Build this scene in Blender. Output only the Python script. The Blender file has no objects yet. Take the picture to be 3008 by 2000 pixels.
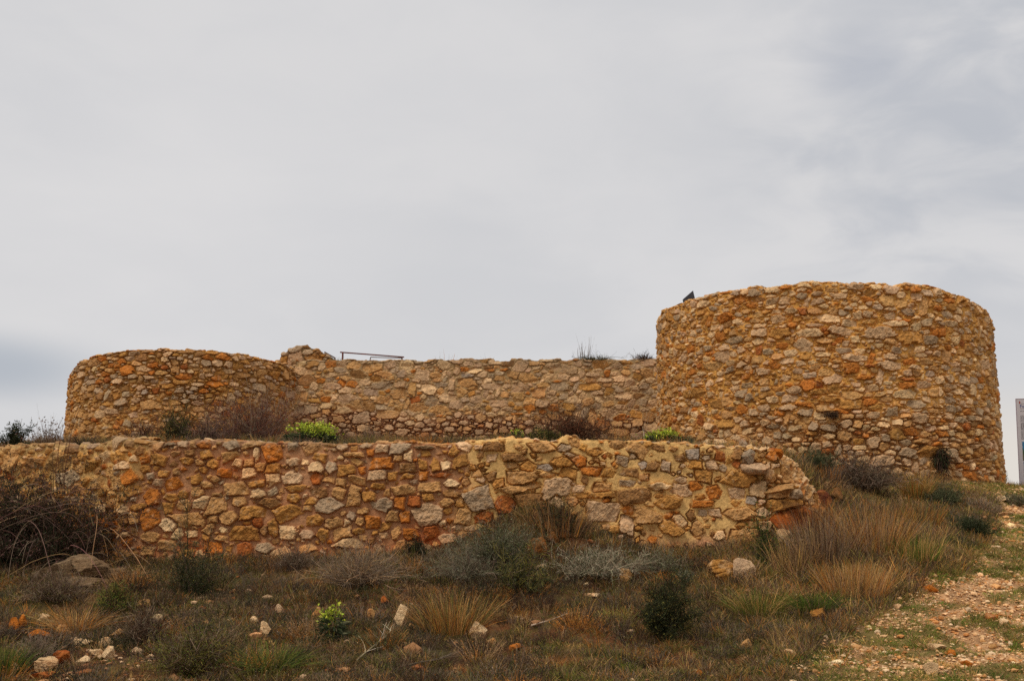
import bpy, math, random
import numpy as np
C = bpy.context.scene
# ------------------------------------------------------------------ camera
F, CX, CY = 3200.0, 1504.0, 1000.0            # focal length and centre in photo pixels
PITCH = math.atan(500 / F)
EYE = 1.6
cam = bpy.data.objects.new('camera', bpy.data.cameras.new('camera'))
C.collection.objects.link(cam)
cam.location = (0, 0, EYE)
cam.rotation_euler = (math.pi / 2 + PITCH, 0, 0)
cam.data.sensor_width = 36
cam.data.lens = F / 3008 * 36
cam.data.clip_start = 0.1
cam.data.clip_end = 6000
C.camera = cam
# ------------------------------------------------------------------ sky
w = bpy.data.worlds.new('World'); C.world = w; w.use_nodes = True
nt = w.node_tree; N = nt.nodes; L = nt.links
N.clear()
SUN_EL, SUN_AZ = math.radians(58), math.radians(222)   # azimuth from +Y clockwise: behind the camera, a little left
def wn(t, **k):
    n = N.new(t)
    for a, b in k.items(): setattr(n, a, b)
    return n
out = wn('ShaderNodeOutputWorld'); bg = wn('ShaderNodeBackground')
sky = wn('ShaderNodeTexSky', sky_type='NISHITA', sun_disc=False, sun_elevation=SUN_EL, sun_rotation=SUN_AZ)
tc = wn('ShaderNodeTexCoord')
def wmath(op, a, b=None, clamp=False):
    n = wn('ShaderNodeMath', operation=op, use_clamp=clamp)
    for i, v in enumerate((a, b)):
        if v is None: continue
        if isinstance(v, (int, float)): n.inputs[i].default_value = v
        else: L.new(v, n.inputs[i])
    return n.outputs[0]
def wmix(fac, a, b):
    n = wn('ShaderNodeMix', data_type='RGBA')
    for s, v in ((n.inputs[0], fac), (n.inputs[6], a), (n.inputs[7], b)):
        if isinstance(v, (int, float)): s.default_value = v
        elif isinstance(v, tuple): s.default_value = (*v, 1)
        else: L.new(v, s)
    return n.outputs[2]
def pixdir(px, py):
    a, b = (px - CX) / F, (CY - py) / F
    d = np.array([a, math.cos(PITCH) - b * math.sin(PITCH), math.sin(PITCH) + b * math.cos(PITCH)])
    return d / np.linalg.norm(d)
def lobe(px, py, inner, outer, sy=1.0):
    """soft patch of cloud round the direction of (px,py); sizes in degrees"""
    d = pixdir(px, py)
    sub = wn('ShaderNodeVectorMath', operation='SUBTRACT'); L.new(tc.outputs['Generated'], sub.inputs[0]); sub.inputs[1].default_value = d
    mul = wn('ShaderNodeVectorMath', operation='MULTIPLY'); L.new(sub.outputs[0], mul.inputs[0]); mul.inputs[1].default_value = (1, 1, sy)
    ln = wn('ShaderNodeVectorMath', operation='LENGTH'); L.new(mul.outputs[0], ln.inputs[0])
    mr = wn('ShaderNodeMapRange', interpolation_type='SMOOTHERSTEP')
    L.new(ln.outputs['Value'], mr.inputs[0])
    mr.inputs[1].default_value = math.radians(inner); mr.inputs[2].default_value = math.radians(outer)
    mr.inputs[3].default_value = 1; mr.inputs[4].default_value = 0
    return mr.outputs[0]
mp = wn('ShaderNodeMapping'); mp.inputs['Scale'].default_value = (1.0, 1.0, 2.3)
mp.inputs['Rotation'].default_value = (0.0, math.radians(14), 0)
L.new(tc.outputs['Generated'], mp.inputs[0])
nz = wn('ShaderNodeTexNoise'); nz.inputs['Scale'].default_value = 3.1; nz.inputs['Detail'].default_value = 5; nz.inputs['Roughness'].default_value = .5
nz.inputs['Distortion'].default_value = .35
L.new(mp.outputs[0], nz.inputs[0])
nz2 = wn('ShaderNodeTexNoise'); nz2.inputs['Scale'].default_value = 9; nz2.inputs['Detail'].default_value = 6; nz2.inputs['Roughness'].default_value = .52; nz2.inputs['Distortion'].default_value = .5
L.new(mp.outputs[0], nz2.inputs[0])
c1 = wn('ShaderNodeMapRange', interpolation_type='SMOOTHSTEP'); L.new(nz.outputs[0], c1.inputs[0]); c1.inputs[1].default_value = .42; c1.inputs[2].default_value = .62
pale, grey, slate = (.705, .698, .704), (.615, .620, .640), (.305, .365, .445)
colr = wmix(wmath('MULTIPLY', c1.outputs[0], .50), pale, grey)
c2 = wn('ShaderNodeMapRange', interpolation_type='SMOOTHSTEP'); L.new(nz2.outputs[0], c2.inputs[0]); c2.inputs[1].default_value = .32; c2.inputs[2].default_value = .70
colr = wmix(wmath('MULTIPLY', c2.outputs[0], .16), colr, (.56, .575, .61))
rightp = lobe(2950, 350, 3, 19, 1.3)
colr = wmix(wmath('MULTIPLY', wmath('MULTIPLY', rightp, c2.outputs[0]), .50), colr, (.40, .435, .50))
colr = wmix(wmath('MULTIPLY', lobe(2520, 190, 0, 4.2, 1.6), .42), colr, (.42, .45, .52))
colr = wmix(wmath('MULTIPLY', lobe(500, 650, 2, 16, 1.5), .35), colr, (.78, .765, .765))
colr = wmix(wmath('MULTIPLY', lobe(-60, 1075, .3, 9.0, 3.6), .56), colr, slate)
colr = wmix(wmath('MULTIPLY', lobe(3000, 1400, 1, 7, 1.2), .75), colr, (.80, .735, .655))
# brighter cloud overhead and behind the camera, as under any overcast
sep = wn('ShaderNodeSeparateXYZ'); L.new(tc.outputs['Generated'], sep.inputs[0])
up = wn('ShaderNodeMapRange', interpolation_type='SMOOTHSTEP'); L.new(sep.outputs[2], up.inputs[0]); up.inputs[1].default_value = .46; up.inputs[2].default_value = .95
gain = wmath('ADD', 1.0, wmath('MULTIPLY', up.outputs[0], .75))
mixg = wn('ShaderNodeVectorMath', operation='SCALE'); L.new(colr, mixg.inputs[0]); L.new(gain, mixg.inputs['Scale'])
skys = wn('ShaderNodeVectorMath', operation='SCALE'); L.new(sky.outputs[0], skys.inputs[0]); skys.inputs['Scale'].default_value = .06
fin = wmix(.96, skys.outputs[0], mixg.outputs[0])
L.new(fin, bg.inputs[0]); bg.inputs[1].default_value = 1.0
L.new(bg.outputs[0], out.inputs[0])
# ------------------------------------------------------------------ sun behind thin cloud
sd = bpy.data.lights.new('sun', 'SUN'); sd.energy = 1.35; sd.angle = math.radians(18); sd.color = (1, .93, .84)
so = bpy.data.objects.new('sun', sd); C.collection.objects.link(so)
so.rotation_euler = (math.pi / 2 - SUN_EL, 0, math.pi - SUN_AZ)
C.view_settings.view_transform = 'Standard'; C.view_settings.look = 'None'
C.view_settings.exposure = 0; C.view_settings.gamma = 1
C.cycles.max_bounces = 6; C.cycles.diffuse_bounces = 3; C.cycles.transparent_max_bounces = 4
C.cycles.use_denoising = False

# ================================================================== helpers
ILL = 0.84
def lin(c, ill=ILL):
    c = np.asarray(c, float) / 255
    return np.where(c <= .04045, c / 12.92, ((c + .055) / 1.055) ** 2.4) / ill
def at(px, py, Y):
    d = pixdir(px, py); t = Y / d[1]
    return np.array([d[0] * t, Y, EYE + d[2] * t])
def zat(px, py, Y): return at(px, py, Y)[2]
def xat(px, Y, py=1450): return at(px, py, Y)[0]
def sstep(a, b, x):
    t = np.clip((x - a) / (b - a), 0, 1); return t * t * (3 - 2 * t)
def hsh(ix, iy, seed):
    h = (ix.astype(np.int64) * 374761393 + iy.astype(np.int64) * 668265263 + seed * 1442695041) & 0xffffffff
    h = ((h ^ (h >> 13)) * 1274126177) & 0xffffffff
    return ((h ^ (h >> 16)) & 0xffffff) / float(0xffffff)
def vn(x, y, seed=0):
    x = np.asarray(x, float); y = np.asarray(y, float)
    ix, iy = np.floor(x), np.floor(y); fx, fy = x - ix, y - iy
    fx = fx * fx * (3 - 2 * fx); fy = fy * fy * (3 - 2 * fy)
    a = hsh(ix, iy, seed); b = hsh(ix + 1, iy, seed); c = hsh(ix, iy + 1, seed); d = hsh(ix + 1, iy + 1, seed)
    return (a + (b - a) * fx) * (1 - fy) + (c + (d - c) * fx) * fy
def fbm(x, y, seed=0, octv=4, gain=.5):
    s = 0; a = 1; t = 0
    for o in range(octv):
        s = s + a * (vn(x * 2 ** o + 17 * o, y * 2 ** o - 9 * o, seed + o) * 2 - 1); t += a; a *= gain
    return s / t
# ---- objects
def link(o): C.collection.objects.link(o); return o
def tag(o, label=None, cat=None, group=None, kind=None):
    if label: o['label'] = label
    if cat: o['category'] = cat
    if group: o['group'] = group
    if kind: o['kind'] = kind
    return o
def empty(name, loc=(0, 0, 0), **k):
    return tag(link_at(bpy.data.objects.new(name, None), loc), **k)
def link_at(o, loc): o.location = [float(v) for v in loc]; return link(o)
def mesh_obj(name, V, Q=None, T=None, col=None, mat=None, parent=None, smooth=False):
    V = np.asarray(V, np.float32).reshape(-1, 3)
    Q = np.zeros((0, 4), np.int32) if Q is None else np.asarray(Q, np.int32).reshape(-1, 4)
    T = np.zeros((0, 3), np.int32) if T is None else np.asarray(T, np.int32).reshape(-1, 3)
    me = bpy.data.meshes.new(name)
    me.vertices.add(len(V)); me.vertices.foreach_set('co', V.ravel())
    nl = Q.size + T.size
    me.loops.add(nl); me.loops.foreach_set('vertex_index', np.concatenate([Q.ravel(), T.ravel()]).astype(np.int32))
    n = len(Q) + len(T); me.polygons.add(n)
    st = np.concatenate([np.arange(len(Q)) * 4, Q.size + np.arange(len(T)) * 3]).astype(np.int32)
    me.polygons.foreach_set('loop_start', st)
    me.polygons.foreach_set('use_smooth', np.full(n, smooth, bool))
    me.update(calc_edges=True)
    if col is not None:
        ca = me.color_attributes.new('Col', 'FLOAT_COLOR', 'POINT')
        c4 = np.ones((len(V), 4), np.float32); c4[:, :3] = np.clip(col, 0, 1)
        ca.data.foreach_set('color', c4.ravel())
    if mat: me.materials.append(mat)
    o = bpy.data.objects.new(name, me); link(o)
    if parent: o.parent = parent
    return o
# ---- materials
def mat_new(name):
    m = bpy.data.materials.new(name); m.use_nodes = True; n = m.node_tree; n.nodes.clear(); return m, n
def attr_mat(name, rough=.92, bumps=((60, .006),), vary=.25, vscale=25, spec=.15, transl=0.0, haze_scale=None):
    m, n = mat_new(name)
    o = n.nodes.new('ShaderNodeOutputMaterial'); p = n.nodes.new('ShaderNodeBsdfPrincipled')
    p.inputs['Roughness'].default_value = rough; p.inputs['Specular IOR Level'].default_value = spec
    a = n.nodes.new('ShaderNodeAttribute'); a.attribute_name = 'Col'
    geo = n.nodes.new('ShaderNodeNewGeometry'); last = a.outputs['Color']
    if vary:
        z = n.nodes.new('ShaderNodeTexNoise'); z.inputs['Scale'].default_value = vscale; z.inputs['Detail'].default_value = 6; z.inputs['Roughness'].default_value = .7
        n.links.new(geo.outputs['Position'], z.inputs['Vector'])
        mr = n.nodes.new('ShaderNodeMapRange'); mr.inputs[1].default_value = .28; mr.inputs[2].default_value = .72
        mr.inputs[3].default_value = 1 - vary; mr.inputs[4].default_value = 1 + vary
        n.links.new(z.outputs[0], mr.inputs[0])
        sc = n.nodes.new('ShaderNodeVectorMath'); sc.operation = 'SCALE'
        n.links.new(last, sc.inputs[0]); n.links.new(mr.outputs[0], sc.inputs['Scale']); last = sc.outputs[0]
    n.links.new(last, p.inputs['Base Color'])
    prev = None
    for s, d in bumps:
        z = n.nodes.new('ShaderNodeTexNoise'); z.inputs['Scale'].default_value = s; z.inputs['Detail'].default_value = 5; z.inputs['Roughness'].default_value = .65
        n.links.new(geo.outputs['Position'], z.inputs['Vector'])
        b = n.nodes.new('ShaderNodeBump'); b.inputs['Distance'].default_value = d; b.inputs['Strength'].default_value = 1
        n.links.new(z.outputs[0], b.inputs['Height'])
        if prev: n.links.new(prev.outputs[0], b.inputs['Normal'])
        prev = b
    if prev: n.links.new(prev.outputs[0], p.inputs['Normal'])
    if transl:
        t = n.nodes.new('ShaderNodeBsdfTranslucent'); n.links.new(last, t.inputs[0])
        mx = n.nodes.new('ShaderNodeMixShader'); mx.inputs[0].default_value = transl
        n.links.new(p.outputs[0], mx.inputs[1]); n.links.new(t.outputs[0], mx.inputs[2]); n.links.new(mx.outputs[0], o.inputs[0])
    else: n.links.new(p.outputs[0], o.inputs[0])
    return m
def flat_mat(name, col, rough=.6, metal=0, vary=.15, vscale=30, bump=0.0):
    m, n = mat_new(name)
    o = n.nodes.new('ShaderNodeOutputMaterial'); p = n.nodes.new('ShaderNodeBsdfPrincipled'); n.links.new(p.outputs[0], o.inputs[0])
    p.inputs['Roughness'].default_value = rough; p.inputs['Metallic'].default_value = metal
    z = n.nodes.new('ShaderNodeTexNoise'); z.inputs['Scale'].default_value = vscale; z.inputs['Detail'].default_value = 4
    tcn = n.nodes.new('ShaderNodeTexCoord'); n.links.new(tcn.outputs['Object'], z.inputs['Vector'])
    r = n.nodes.new('ShaderNodeValToRGB'); c = np.array(col)
    r.color_ramp.elements[0].position = .3; r.color_ramp.elements[1].position = .7
    r.color_ramp.elements[0].color = (*np.clip(c * (1 - vary), 0, 1), 1); r.color_ramp.elements[1].color = (*np.clip(c * (1 + vary), 0, 1), 1)
    n.links.new(z.outputs[0], r.inputs[0]); n.links.new(r.outputs[0], p.inputs['Base Color'])
    if bump:
        b = n.nodes.new('ShaderNodeBump'); b.inputs['Distance'].default_value = bump; n.links.new(z.outputs[0], b.inputs['Height']); n.links.new(b.outputs[0], p.inputs['Normal'])
    return m
M_STONE = attr_mat('masonry', bumps=((38, .012),), vary=.30, vscale=26)
M_ROCK = attr_mat('loose_rock', bumps=((30, .02), (120, .006)), vary=.35, vscale=18)
M_SOIL = attr_mat('soil', bumps=((25, .03), (110, .01)), vary=.35, vscale=14, rough=1)
M_LEAF = attr_mat('foliage', bumps=(), vary=.18, vscale=9, rough=.75, spec=.2, transl=.22)
M_TWIG = attr_mat('twigs', bumps=(), vary=.2, vscale=14, rough=.95, spec=.05)
M_PEB = attr_mat('gravel', bumps=((60, .008),), vary=.25, vscale=30)

# ================================================================== masonry height fields
PAL = {  # stone colours as sunless sRGB seen in the photo
 'orange': (174, 100, 30), 'rust': (150, 76, 28), 'ochre': (168, 118, 56), 'brown': (126, 88, 50), 'tan': (178, 134, 82),
 'pale': (208, 174, 128), 'cream': (218, 186, 140), 'grey': (156, 136, 110), 'pinkgrey': (186, 154, 118), 'dark': (92, 74, 54), 'bluegrey': (148, 138, 124)}
PAL = {k_: (v_[0], v_[1] * .985, v_[2] * .98) for k_, v_ in PAL.items()}
def masonry(Wd, Hd, res, seed, sizes, lim=1.12, gap=.5, asp=(1.2, 2.2), weights=None, feats=(), rotsd=.18, zsize=None, prot=(.02, .05), warp=.016, joint=0.0, skip=0.0):
    rng = np.random.default_rng(seed)
    nx, ny = int(Wd / res) + 1, int(Hd / res) + 1
    U, V = np.meshgrid(np.arange(nx) * res, np.arange(ny) * res, indexing='ij')
    Uw = U + warp * fbm(U * 9, V * 9, seed + 3, 3) + warp * .35 * fbm(U * 34, V * 34, seed + 5, 2)
    Vw = V + warp * fbm(U * 9 + 40, V * 9, seed + 7, 3) + warp * .35 * fbm(U * 34 + 9, V * 34, seed + 8, 2)
    oc = .02; onx, ony = int(Wd / oc) + 2, int(Hd / oc) + 2
    occ = np.zeros((onx, ony), bool)
    S = []
    def ell(cx, cy, a, b, r, k):
        m = max(a, b) * k
        i0, i1 = max(0, int((cx - m) / oc)), min(onx, int((cx + m) / oc) + 2)
        j0, j1 = max(0, int((cy - m) / oc)), min(ony, int((cy + m) / oc) + 2)
        x = (np.arange(i0, i1) * oc - cx)[:, None]; y = (np.arange(j0, j1) * oc - cy)[None]
        xr = x * math.cos(r) + y * math.sin(r); yr = -x * math.sin(r) + y * math.cos(r)
        return (slice(i0, i1), slice(j0, j1)), ((xr / (a * k)) ** 2 + (yr / (b * k)) ** 2) < 1
    names = list(weights); wts = np.array([weights[k] for k in names], float); wts /= wts.sum()
    def add(cx, cy, a, b, r, c, h):
        S.append((cx, cy, a, b, r, *c, h)); sl, mk = ell(cx, cy, a, b, r, 1.0); occ[sl] |= mk
    for f in feats:
        cx, cy, a, b, r, cn, h = f
        add(cx, cy, a, b, r, lin(PAL[cn]) * rng.normal(1, .05), h)
    for (s0, s1, tries) in sizes:
        for _ in range(int(tries * Wd * Hd)):
            cx, cy = rng.uniform(0, Wd), rng.uniform(0, Hd)
            k = zsize(cx, cy) if zsize else 1
            if k < 1 and rng.random() < skip: continue
            a = rng.uniform(s0, s1) * k; ar = rng.uniform(*asp); b = a / ar ** .5 * 1.0; a = a * ar ** .5
            r = rng.normal(0, rotsd); 
            if rng.random() < .06: r += 1.2
            ii, jj = int(cx / oc), int(cy / oc)
            if occ[ii, jj]: continue
            sl, mk = ell(cx, cy, a, b, r, .95)
            if occ[sl][mk].mean() > .10 if mk.any() else True: continue
            c = lin(PAL[names[rng.choice(len(names), p=wts)]]) * np.exp(rng.normal(0, .15)) * (1 + rng.normal(0, .02, 3))
            add(cx, cy, a, b, r, c, rng.uniform(*prot))
    S = np.array(S); n = len(S)
    f1 = np.full((nx, ny), 9., np.float32); f2 = f1.copy(); idx = np.zeros((nx, ny), np.int32)
    for i in range(n):
        cx, cy, a, b, r = S[i, :5]; m = max(a, b) * 1.55 + warp
        i0, i1 = max(0, int((cx - m) / res)), min(nx, int((cx + m) / res) + 2)
        j0, j1 = max(0, int((cy - m) / res)), min(ny, int((cy + m) / res) + 2)
        if i1 <= i0 or j1 <= j0: continue
        x = Uw[i0:i1, j0:j1] - cx; y = Vw[i0:i1, j0:j1] - cy
        xr = (x * math.cos(r) + y * math.sin(r)) / a; yr = (-x * math.sin(r) + y * math.cos(r)) / b
        k = rng.choice([4, 4, 4, 5, 6]); an = (np.arange(k) + rng.uniform(-.20, .20, k)) * 2 * math.pi / k + (rng.normal(0, .16) if k == 4 else rng.uniform(0, 6.28)); rr = rng.uniform(.78, 1.04, k)
        P = np.full(x.shape, -9.)
        for q in range(k): P = np.maximum(P, (xr * math.cos(an[q]) + yr * math.sin(an[q])) / rr[q])
        f = P
        g1 = f1[i0:i1, j0:j1]; g2 = f2[i0:i1, j0:j1]; gi = idx[i0:i1, j0:j1]
        nw = f < g1
        g2[...] = np.where(nw, g1, np.minimum(g2, f)); g1[...] = np.where(nw, f, g1); gi[nw] = i
    mn = np.minimum(S[:, 2], S[:, 3])[idx]
    d = np.minimum(lim - f1, (f2 - f1) * gap) * mn                # metres inside the stone's edge
    d = d - joint * (1 + .8 * fbm(U * 5, V * 5, seed + 70, 2))
    dx = (Uw - S[idx, 0]); dy = (Vw - S[idx, 1])
    gxx = rng.normal(0, .16, n)[idx]; gyy = rng.normal(-.04, .20, n)[idx]     # each face leans its own way
    fac = np.clip(gxx * dx + gyy * dy, -.022, .022)
    for q in range(1):                                             # a broken corner
        an = rng.uniform(0, 6.28, n)[idx]; sl = rng.uniform(.25, .8, n)[idx]; of = rng.uniform(.25, .9, n)[idx]
        fac = fac + np.clip(sl * (of * mn - (dx * np.cos(an) + dy * np.sin(an))), -.03, 0)
    return dict(U=U, V=V, d=d, mn=mn, idx=idx, S=S, fac=fac, f1=f1)
def dress(g, seed, mortar, roundw=.02, rec=0.0, groove=0.0, rough=.008, stone_gain=1.0, edge=.000, calm=.22):
    """height and colour arrays; mortar is a colour array or tuple, rec an array or number (depth the mortar sits back)"""
    U, V, d, idx, S = g['U'], g['V'], g['d'], g['idx'], g['S']
    n1 = fbm(U * 22, V * 22, seed, 5, .62); n2 = fbm(U * 7, V * 7, seed + 9, 4, .55)
    s = np.clip(d / roundw, 0, 1) ** .5
    hs = (S[idx, 8] + g['fac']) * stone_gain + rough * 1.9 * n1 + rough * .8 * np.abs(fbm(U * 45, V * 60, seed + 2, 2))
    hm = -rec + .010 * n2 + rough * .45 * n1
    h = np.where(d > 0, hm + (hs - hm) * s, hm)
    gn = .4 + 1.9 * sstep(-.1, .35, fbm(U * 6, V * 9, seed + 81, 3))
    h = h - groove * gn * np.exp(-((d - .001) / .007) ** 2)
    blotch = fbm(U * 30 + S[idx, 0] * 7, V * 30, seed + 21, 4, .65)
    base = lin(PAL['tan']); sc = S[:, 5:8]; sat = (sc[:, 0] - sc[:, 2]) / (sc[:, 0] + 1e-6)
    cm = np.where(sat > .86, calm * .75, calm)[:, None]; sc = sc * (1 - cm) + base * cm
    c = sc[idx] * (1 + .46 * blotch[..., None])
    # rust or pale veins inside a stone
    vein = sstep(.18, .5, fbm(U * 12 + 5, V * 16, seed + 31, 3))[..., None]
    c = c * (1 - .20 * vein) + vein * .20 * lin((192, 132, 66))
    lich = sstep(.25, .5, fbm(U * 16 - 5, V * 16, seed + 41, 4, .6))[..., None]
    c = c * (1 - .30 * lich) + lich * .30 * lin((196, 168, 132))
    mo = np.broadcast_to(mortar, c.shape) * (1 + .16 * n2[..., None] + .12 * blotch[..., None])
    m = sstep(edge, edge + .006, d)[..., None]
    return h, mo * (1 - m) + c * m
def wall_mesh(name, path, g, h, col, top, base, thick, mat, parent, closed=False, cols=None, backrise=None, rr=.05, backz=None, lean=0.0):
    """unrolls the field up the face, over the top and down the back. path(u)->(x,y,nx,ny)"""
    u = g['U'][:, 0]; v = g['V'][0]; H = top
    if cols is None: cols = np.arange(len(u))
    u = u[cols]; H = np.asarray(H)[cols]; zb = np.asarray(base)[cols]
    x, y, nx, ny = path(u)
    hh = h[cols]; cc = col[cols]
    s = v[None] - (H - zb)[:, None]                         # arc length past the rim
    wtop = sstep(-rr, rr, s)
    back = np.clip(s, 0, thick)
    z = zb[:, None] + np.minimum(v[None], (H - zb)[:, None])
    if backrise is not None: z = z + np.asarray(backrise)[cols][:, None] * back / thick
    # round the rim a little
    cr = np.exp(-(s / rr) ** 2) * rr * .35
    off = hh * (1 - wtop) - back - cr - lean * (z - zb[:, None])
    z = z + hh * wtop * .5 - cr * .8
    P = np.stack([x[:, None] + nx[:, None] * off, y[:, None] + ny[:, None] * off, z], -1)
    # two closing rows down the back
    e = P[:, -1:].copy(); e[..., 2] = (zb if backz is None else np.full(len(u), backz))[:, None]
    P = np.concatenate([P, e], 1); cc = np.concatenate([cc, cc[:, -1:]], 1)
    nu, nv = P.shape[:2]
    I = np.arange(nu * nv).reshape(nu, nv)
    if closed: I = np.concatenate([I, I[:1]], 0)
    Q = np.stack([I[:-1, :-1], I[1:, :-1], I[1:, 1:], I[:-1, 1:]], -1).reshape(-1, 4)
    return mesh_obj(name, P.reshape(-1, 3), Q, col=cc.reshape(-1, 3), mat=mat, parent=parent), P
def rimnoise(u, seed, amp=.04, wmin=.14, wmax=.42):
    rng = np.random.default_rng(seed); e = [0]
    while e[-1] < u[-1] + 1: e.append(e[-1] + rng.uniform(wmin, wmax))
    vals = rng.normal(0, 1, len(e)) * amp
    k = np.searchsorted(e, u, 'right') - 1
    e = np.array(e); t = (u - e[k]) / (e[np.minimum(k + 1, len(e) - 1)] - e[k] + 1e-9)
    a = vals[k]; b = vals[np.minimum(k + 1, len(vals) - 1)]
    bump = a * (1 - .35 * np.abs(2 * t - 1) ** 4) 
    return bump * (1 - sstep(.8, 1, t)) + b * sstep(.8, 1, t) + amp * .5 * fbm(u * 14, u * 0, seed, 3)

# ================================================================== terrain
WY = 14.0                                            # the terrace wall stands at this distance
def tps(pts):
    P = np.array(pts, float); n = len(P)
    def ker(r2): return np.where(r2 > 0, r2 * np.log(r2 + 1e-12), 0)
    r2 = ((P[:, None, :2] - P[None, :, :2]) ** 2).sum(-1)
    A = np.zeros((n + 3, n + 3)); A[:n, :n] = ker(r2) + np.eye(n) * .05; A[:n, n] = 1; A[:n, n + 1:] = P[:, :2]; A[n:, :n] = A[:n, n:].T
    wv = np.linalg.solve(A, np.concatenate([P[:, 2], [0, 0, 0]]))
    def f(X, Y):
        s = wv[n] + wv[n + 1] * X + wv[n + 2] * Y
        for i in range(n): s = s + wv[i] * ker((X - P[i, 0]) ** 2 + (Y - P[i, 1]) ** 2)
        return s
    return f
def cp(px, py, Y): return tuple(at(px, py, Y))[:3]
FR = tps([(-14, 0, -.3), (0, 0, 0), (14, 0, -.1), (-14, 6, -.2), (0, 6, -.02), (14, 6, 0),
      cp(-400, 2000, 9.8), cp(200, 2000, 9.9), cp(1000, 2000, 10), cp(1800, 2000, 10), cp(2500, 2000, 10), cp(3300, 2000, 9.9),
      cp(100, 1800, 12), cp(900, 1790, 12.1), cp(1600, 1780, 12.1), cp(2200, 1770, 12.1),
      cp(-300, 1630, 14), cp(100, 1640, 14), cp(500, 1650, 14), cp(900, 1640, 14), cp(1200, 1615, 14), cp(1500, 1560, 14), cp(1700, 1565, 14), cp(1900, 1600, 14), cp(2200, 1595, 14), cp(2400, 1540, 14.2),
      cp(2600, 1640, 13), cp(3000, 1700, 12.6), cp(3300, 1650, 13.5), cp(2700, 1500, 16), cp(3000, 1500, 17.6), cp(2550, 1425, 17),
      cp(2660, 1400, 18.2), cp(2940, 1424, 21.5), cp(3008, 1431, 22.5), cp(3250, 1440, 22.5), (12, 30, 1.4), (14, 26, 1.8), (9, 32, 1.4),
      (-12, 16, 1.1), (-2, 16, 1.3), (-12, 30, 1), (-2, 30, 1.2)])
TE = tps([(-14, 14, 2.3), (-6, 14.3, 2.40), (0, 14.3, 2.42), (3, 14.3, 2.36), (-12, 20, 2.7), (-6, 20, 2.85), (0, 20, 2.85), (3.5, 18, 2.5), (5.5, 17.3, 2.12), (7, 18, 2.08),
      (-12, 26, 3.0), (-6, 26, 3.2), (0, 26, 3.2), (5, 26, 2.9), (8.8, 20, 1.98), (9.2, 21.5, 2.0), (10.5, 22.3, 2.02), (12, 26, 1.5), (-6, 34, 3.0), (5, 34, 2.4), (12, 34, 1.2), (-14, 34, 2.4)])
X_END = xat(2330, WY)
def ground(X, Y):
    X = np.asarray(X, float); Y = np.asarray(Y, float)
    wd = .22 + 4.2 * sstep(X_END - .3, X_END + 2.4, X)
    m = sstep(0, 1, (Y - (WY + .26 + .68 * sstep(-4.75, -5.6, X))) / wd)
    z = FR(X, np.minimum(Y, 34)) * (1 - m) + TE(X, np.clip(Y, 13, 36)) * m
    z = z + (.36 * np.exp(-(((X - .28) / .62) ** 2)) - .06 * np.exp(-(((X + 1.0) / .35) ** 2))) * np.exp(-np.clip((WY + .1 - Y) / .75, 0, 9) ** 2) * (Y < WY + .4)
    r = np.hypot(X - 1, Y - 16)
    z = np.where(r > 19, z * np.clip(1 - (r - 19) / 30, 0, 1), z)
    z = z - np.clip(r - 21, 0, 90) * .30
    fade = np.clip(1 - (r - 12) / 12, 0, 1)
    return z + fade * (.055 * fbm(X * 1.1, Y * 1.1, 11, 3) + .03 * fbm(X * 4.3, Y * 4.3, 15, 3))
def hit(px, py, y0=8.5, y1=30):
    Ys = np.linspace(y0, y1, 1200); d = pixdir(px, py); t = Ys / d[1]
    X = d[0] * t; Z = EYE + d[2] * t; g = ground(X, Ys)
    k = np.nonzero(Z <= g)[0]; k = k[0] if len(k) else len(Ys) - 1
    return np.array([X[k], Ys[k], g[k]])
# path mask in photo-projected ground space: a worn track climbing on the right
def pathmask(X, Y):
    # centreline from control points on the ground
    c = PATHC; best = np.full(np.shape(X), 9.)
    for (x0, y0, w0), (x1, y1, w1) in zip(c[:-1], c[1:]):
        dx, dy = x1 - x0, y1 - y0; t = np.clip(((X - x0) * dx + (Y - y0) * dy) / (dx * dx + dy * dy), 0, 1)
        dd = np.hypot(X - x0 - t * dx, Y - y0 - t * dy) / (w0 + (w1 - w0) * t); best = np.minimum(best, dd)
    return best + .40 * fbm(X * 2.2, Y * 3.3, 77, 4, .6)
_pc = [(2730, 2130, 1.22), (2790, 1960, .98), (2850, 1850, .70), (2895, 1760, .52), (2950, 1660, .27), (2990, 1560, .22), (3012, 1490, .30), (2985, 1445, .8)]
PATHC = []
for a_, b_, w_ in _pc:
    p_ = hit(a_, b_, 7.5); PATHC.append((p_[0], p_[1], w_))
def GRS(X, Y): return sstep(-.12, .06, fbm(X * 1.3 + 3, Y * 3.6, 9, 3))         # grassy tongues across the path
gx = np.concatenate([-np.geomspace(3000, 14, 26)[:-1], np.arange(-14, 14, .045), np.geomspace(14, 3000, 26)])
gy = np.concatenate([-np.geomspace(800, 2, 14), np.arange(-1.5, 8.5, .5), np.arange(8.5, 24, .045), np.arange(24, 36, .3), np.geomspace(36, 4000, 26)])
GX, GY = np.meshgrid(gx, gy, indexing='ij')
GZ = ground(GX, GY)
pm = pathmask(GX, GY)
fine = (np.abs(GX) < 14) & (GY > 8) & (GY < 24)
rub = fbm(GX * 8, GY * 8, 31, 4, .6)
GZ = GZ + np.where(fine, .022 * rub, 0)
c_soil = lin((106, 64, 34)) ; c_soil2 = lin((66, 52, 34)); c_path = lin((188, 142, 98)); c_far = lin((96, 90, 52))
t = sstep(-.25, .35, fbm(GX * .9, GY * .9, 5, 4))[..., None]
gc = c_soil * t + c_soil2 * (1 - t)
lt = sstep(.05, .35, fbm(GX * 11, GY * 11, 131, 4, .7))[..., None] * .55
gc = gc * (1 - lt) + lin((122, 98, 60)) * lt                                   # dry litter lying on the soil
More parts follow.
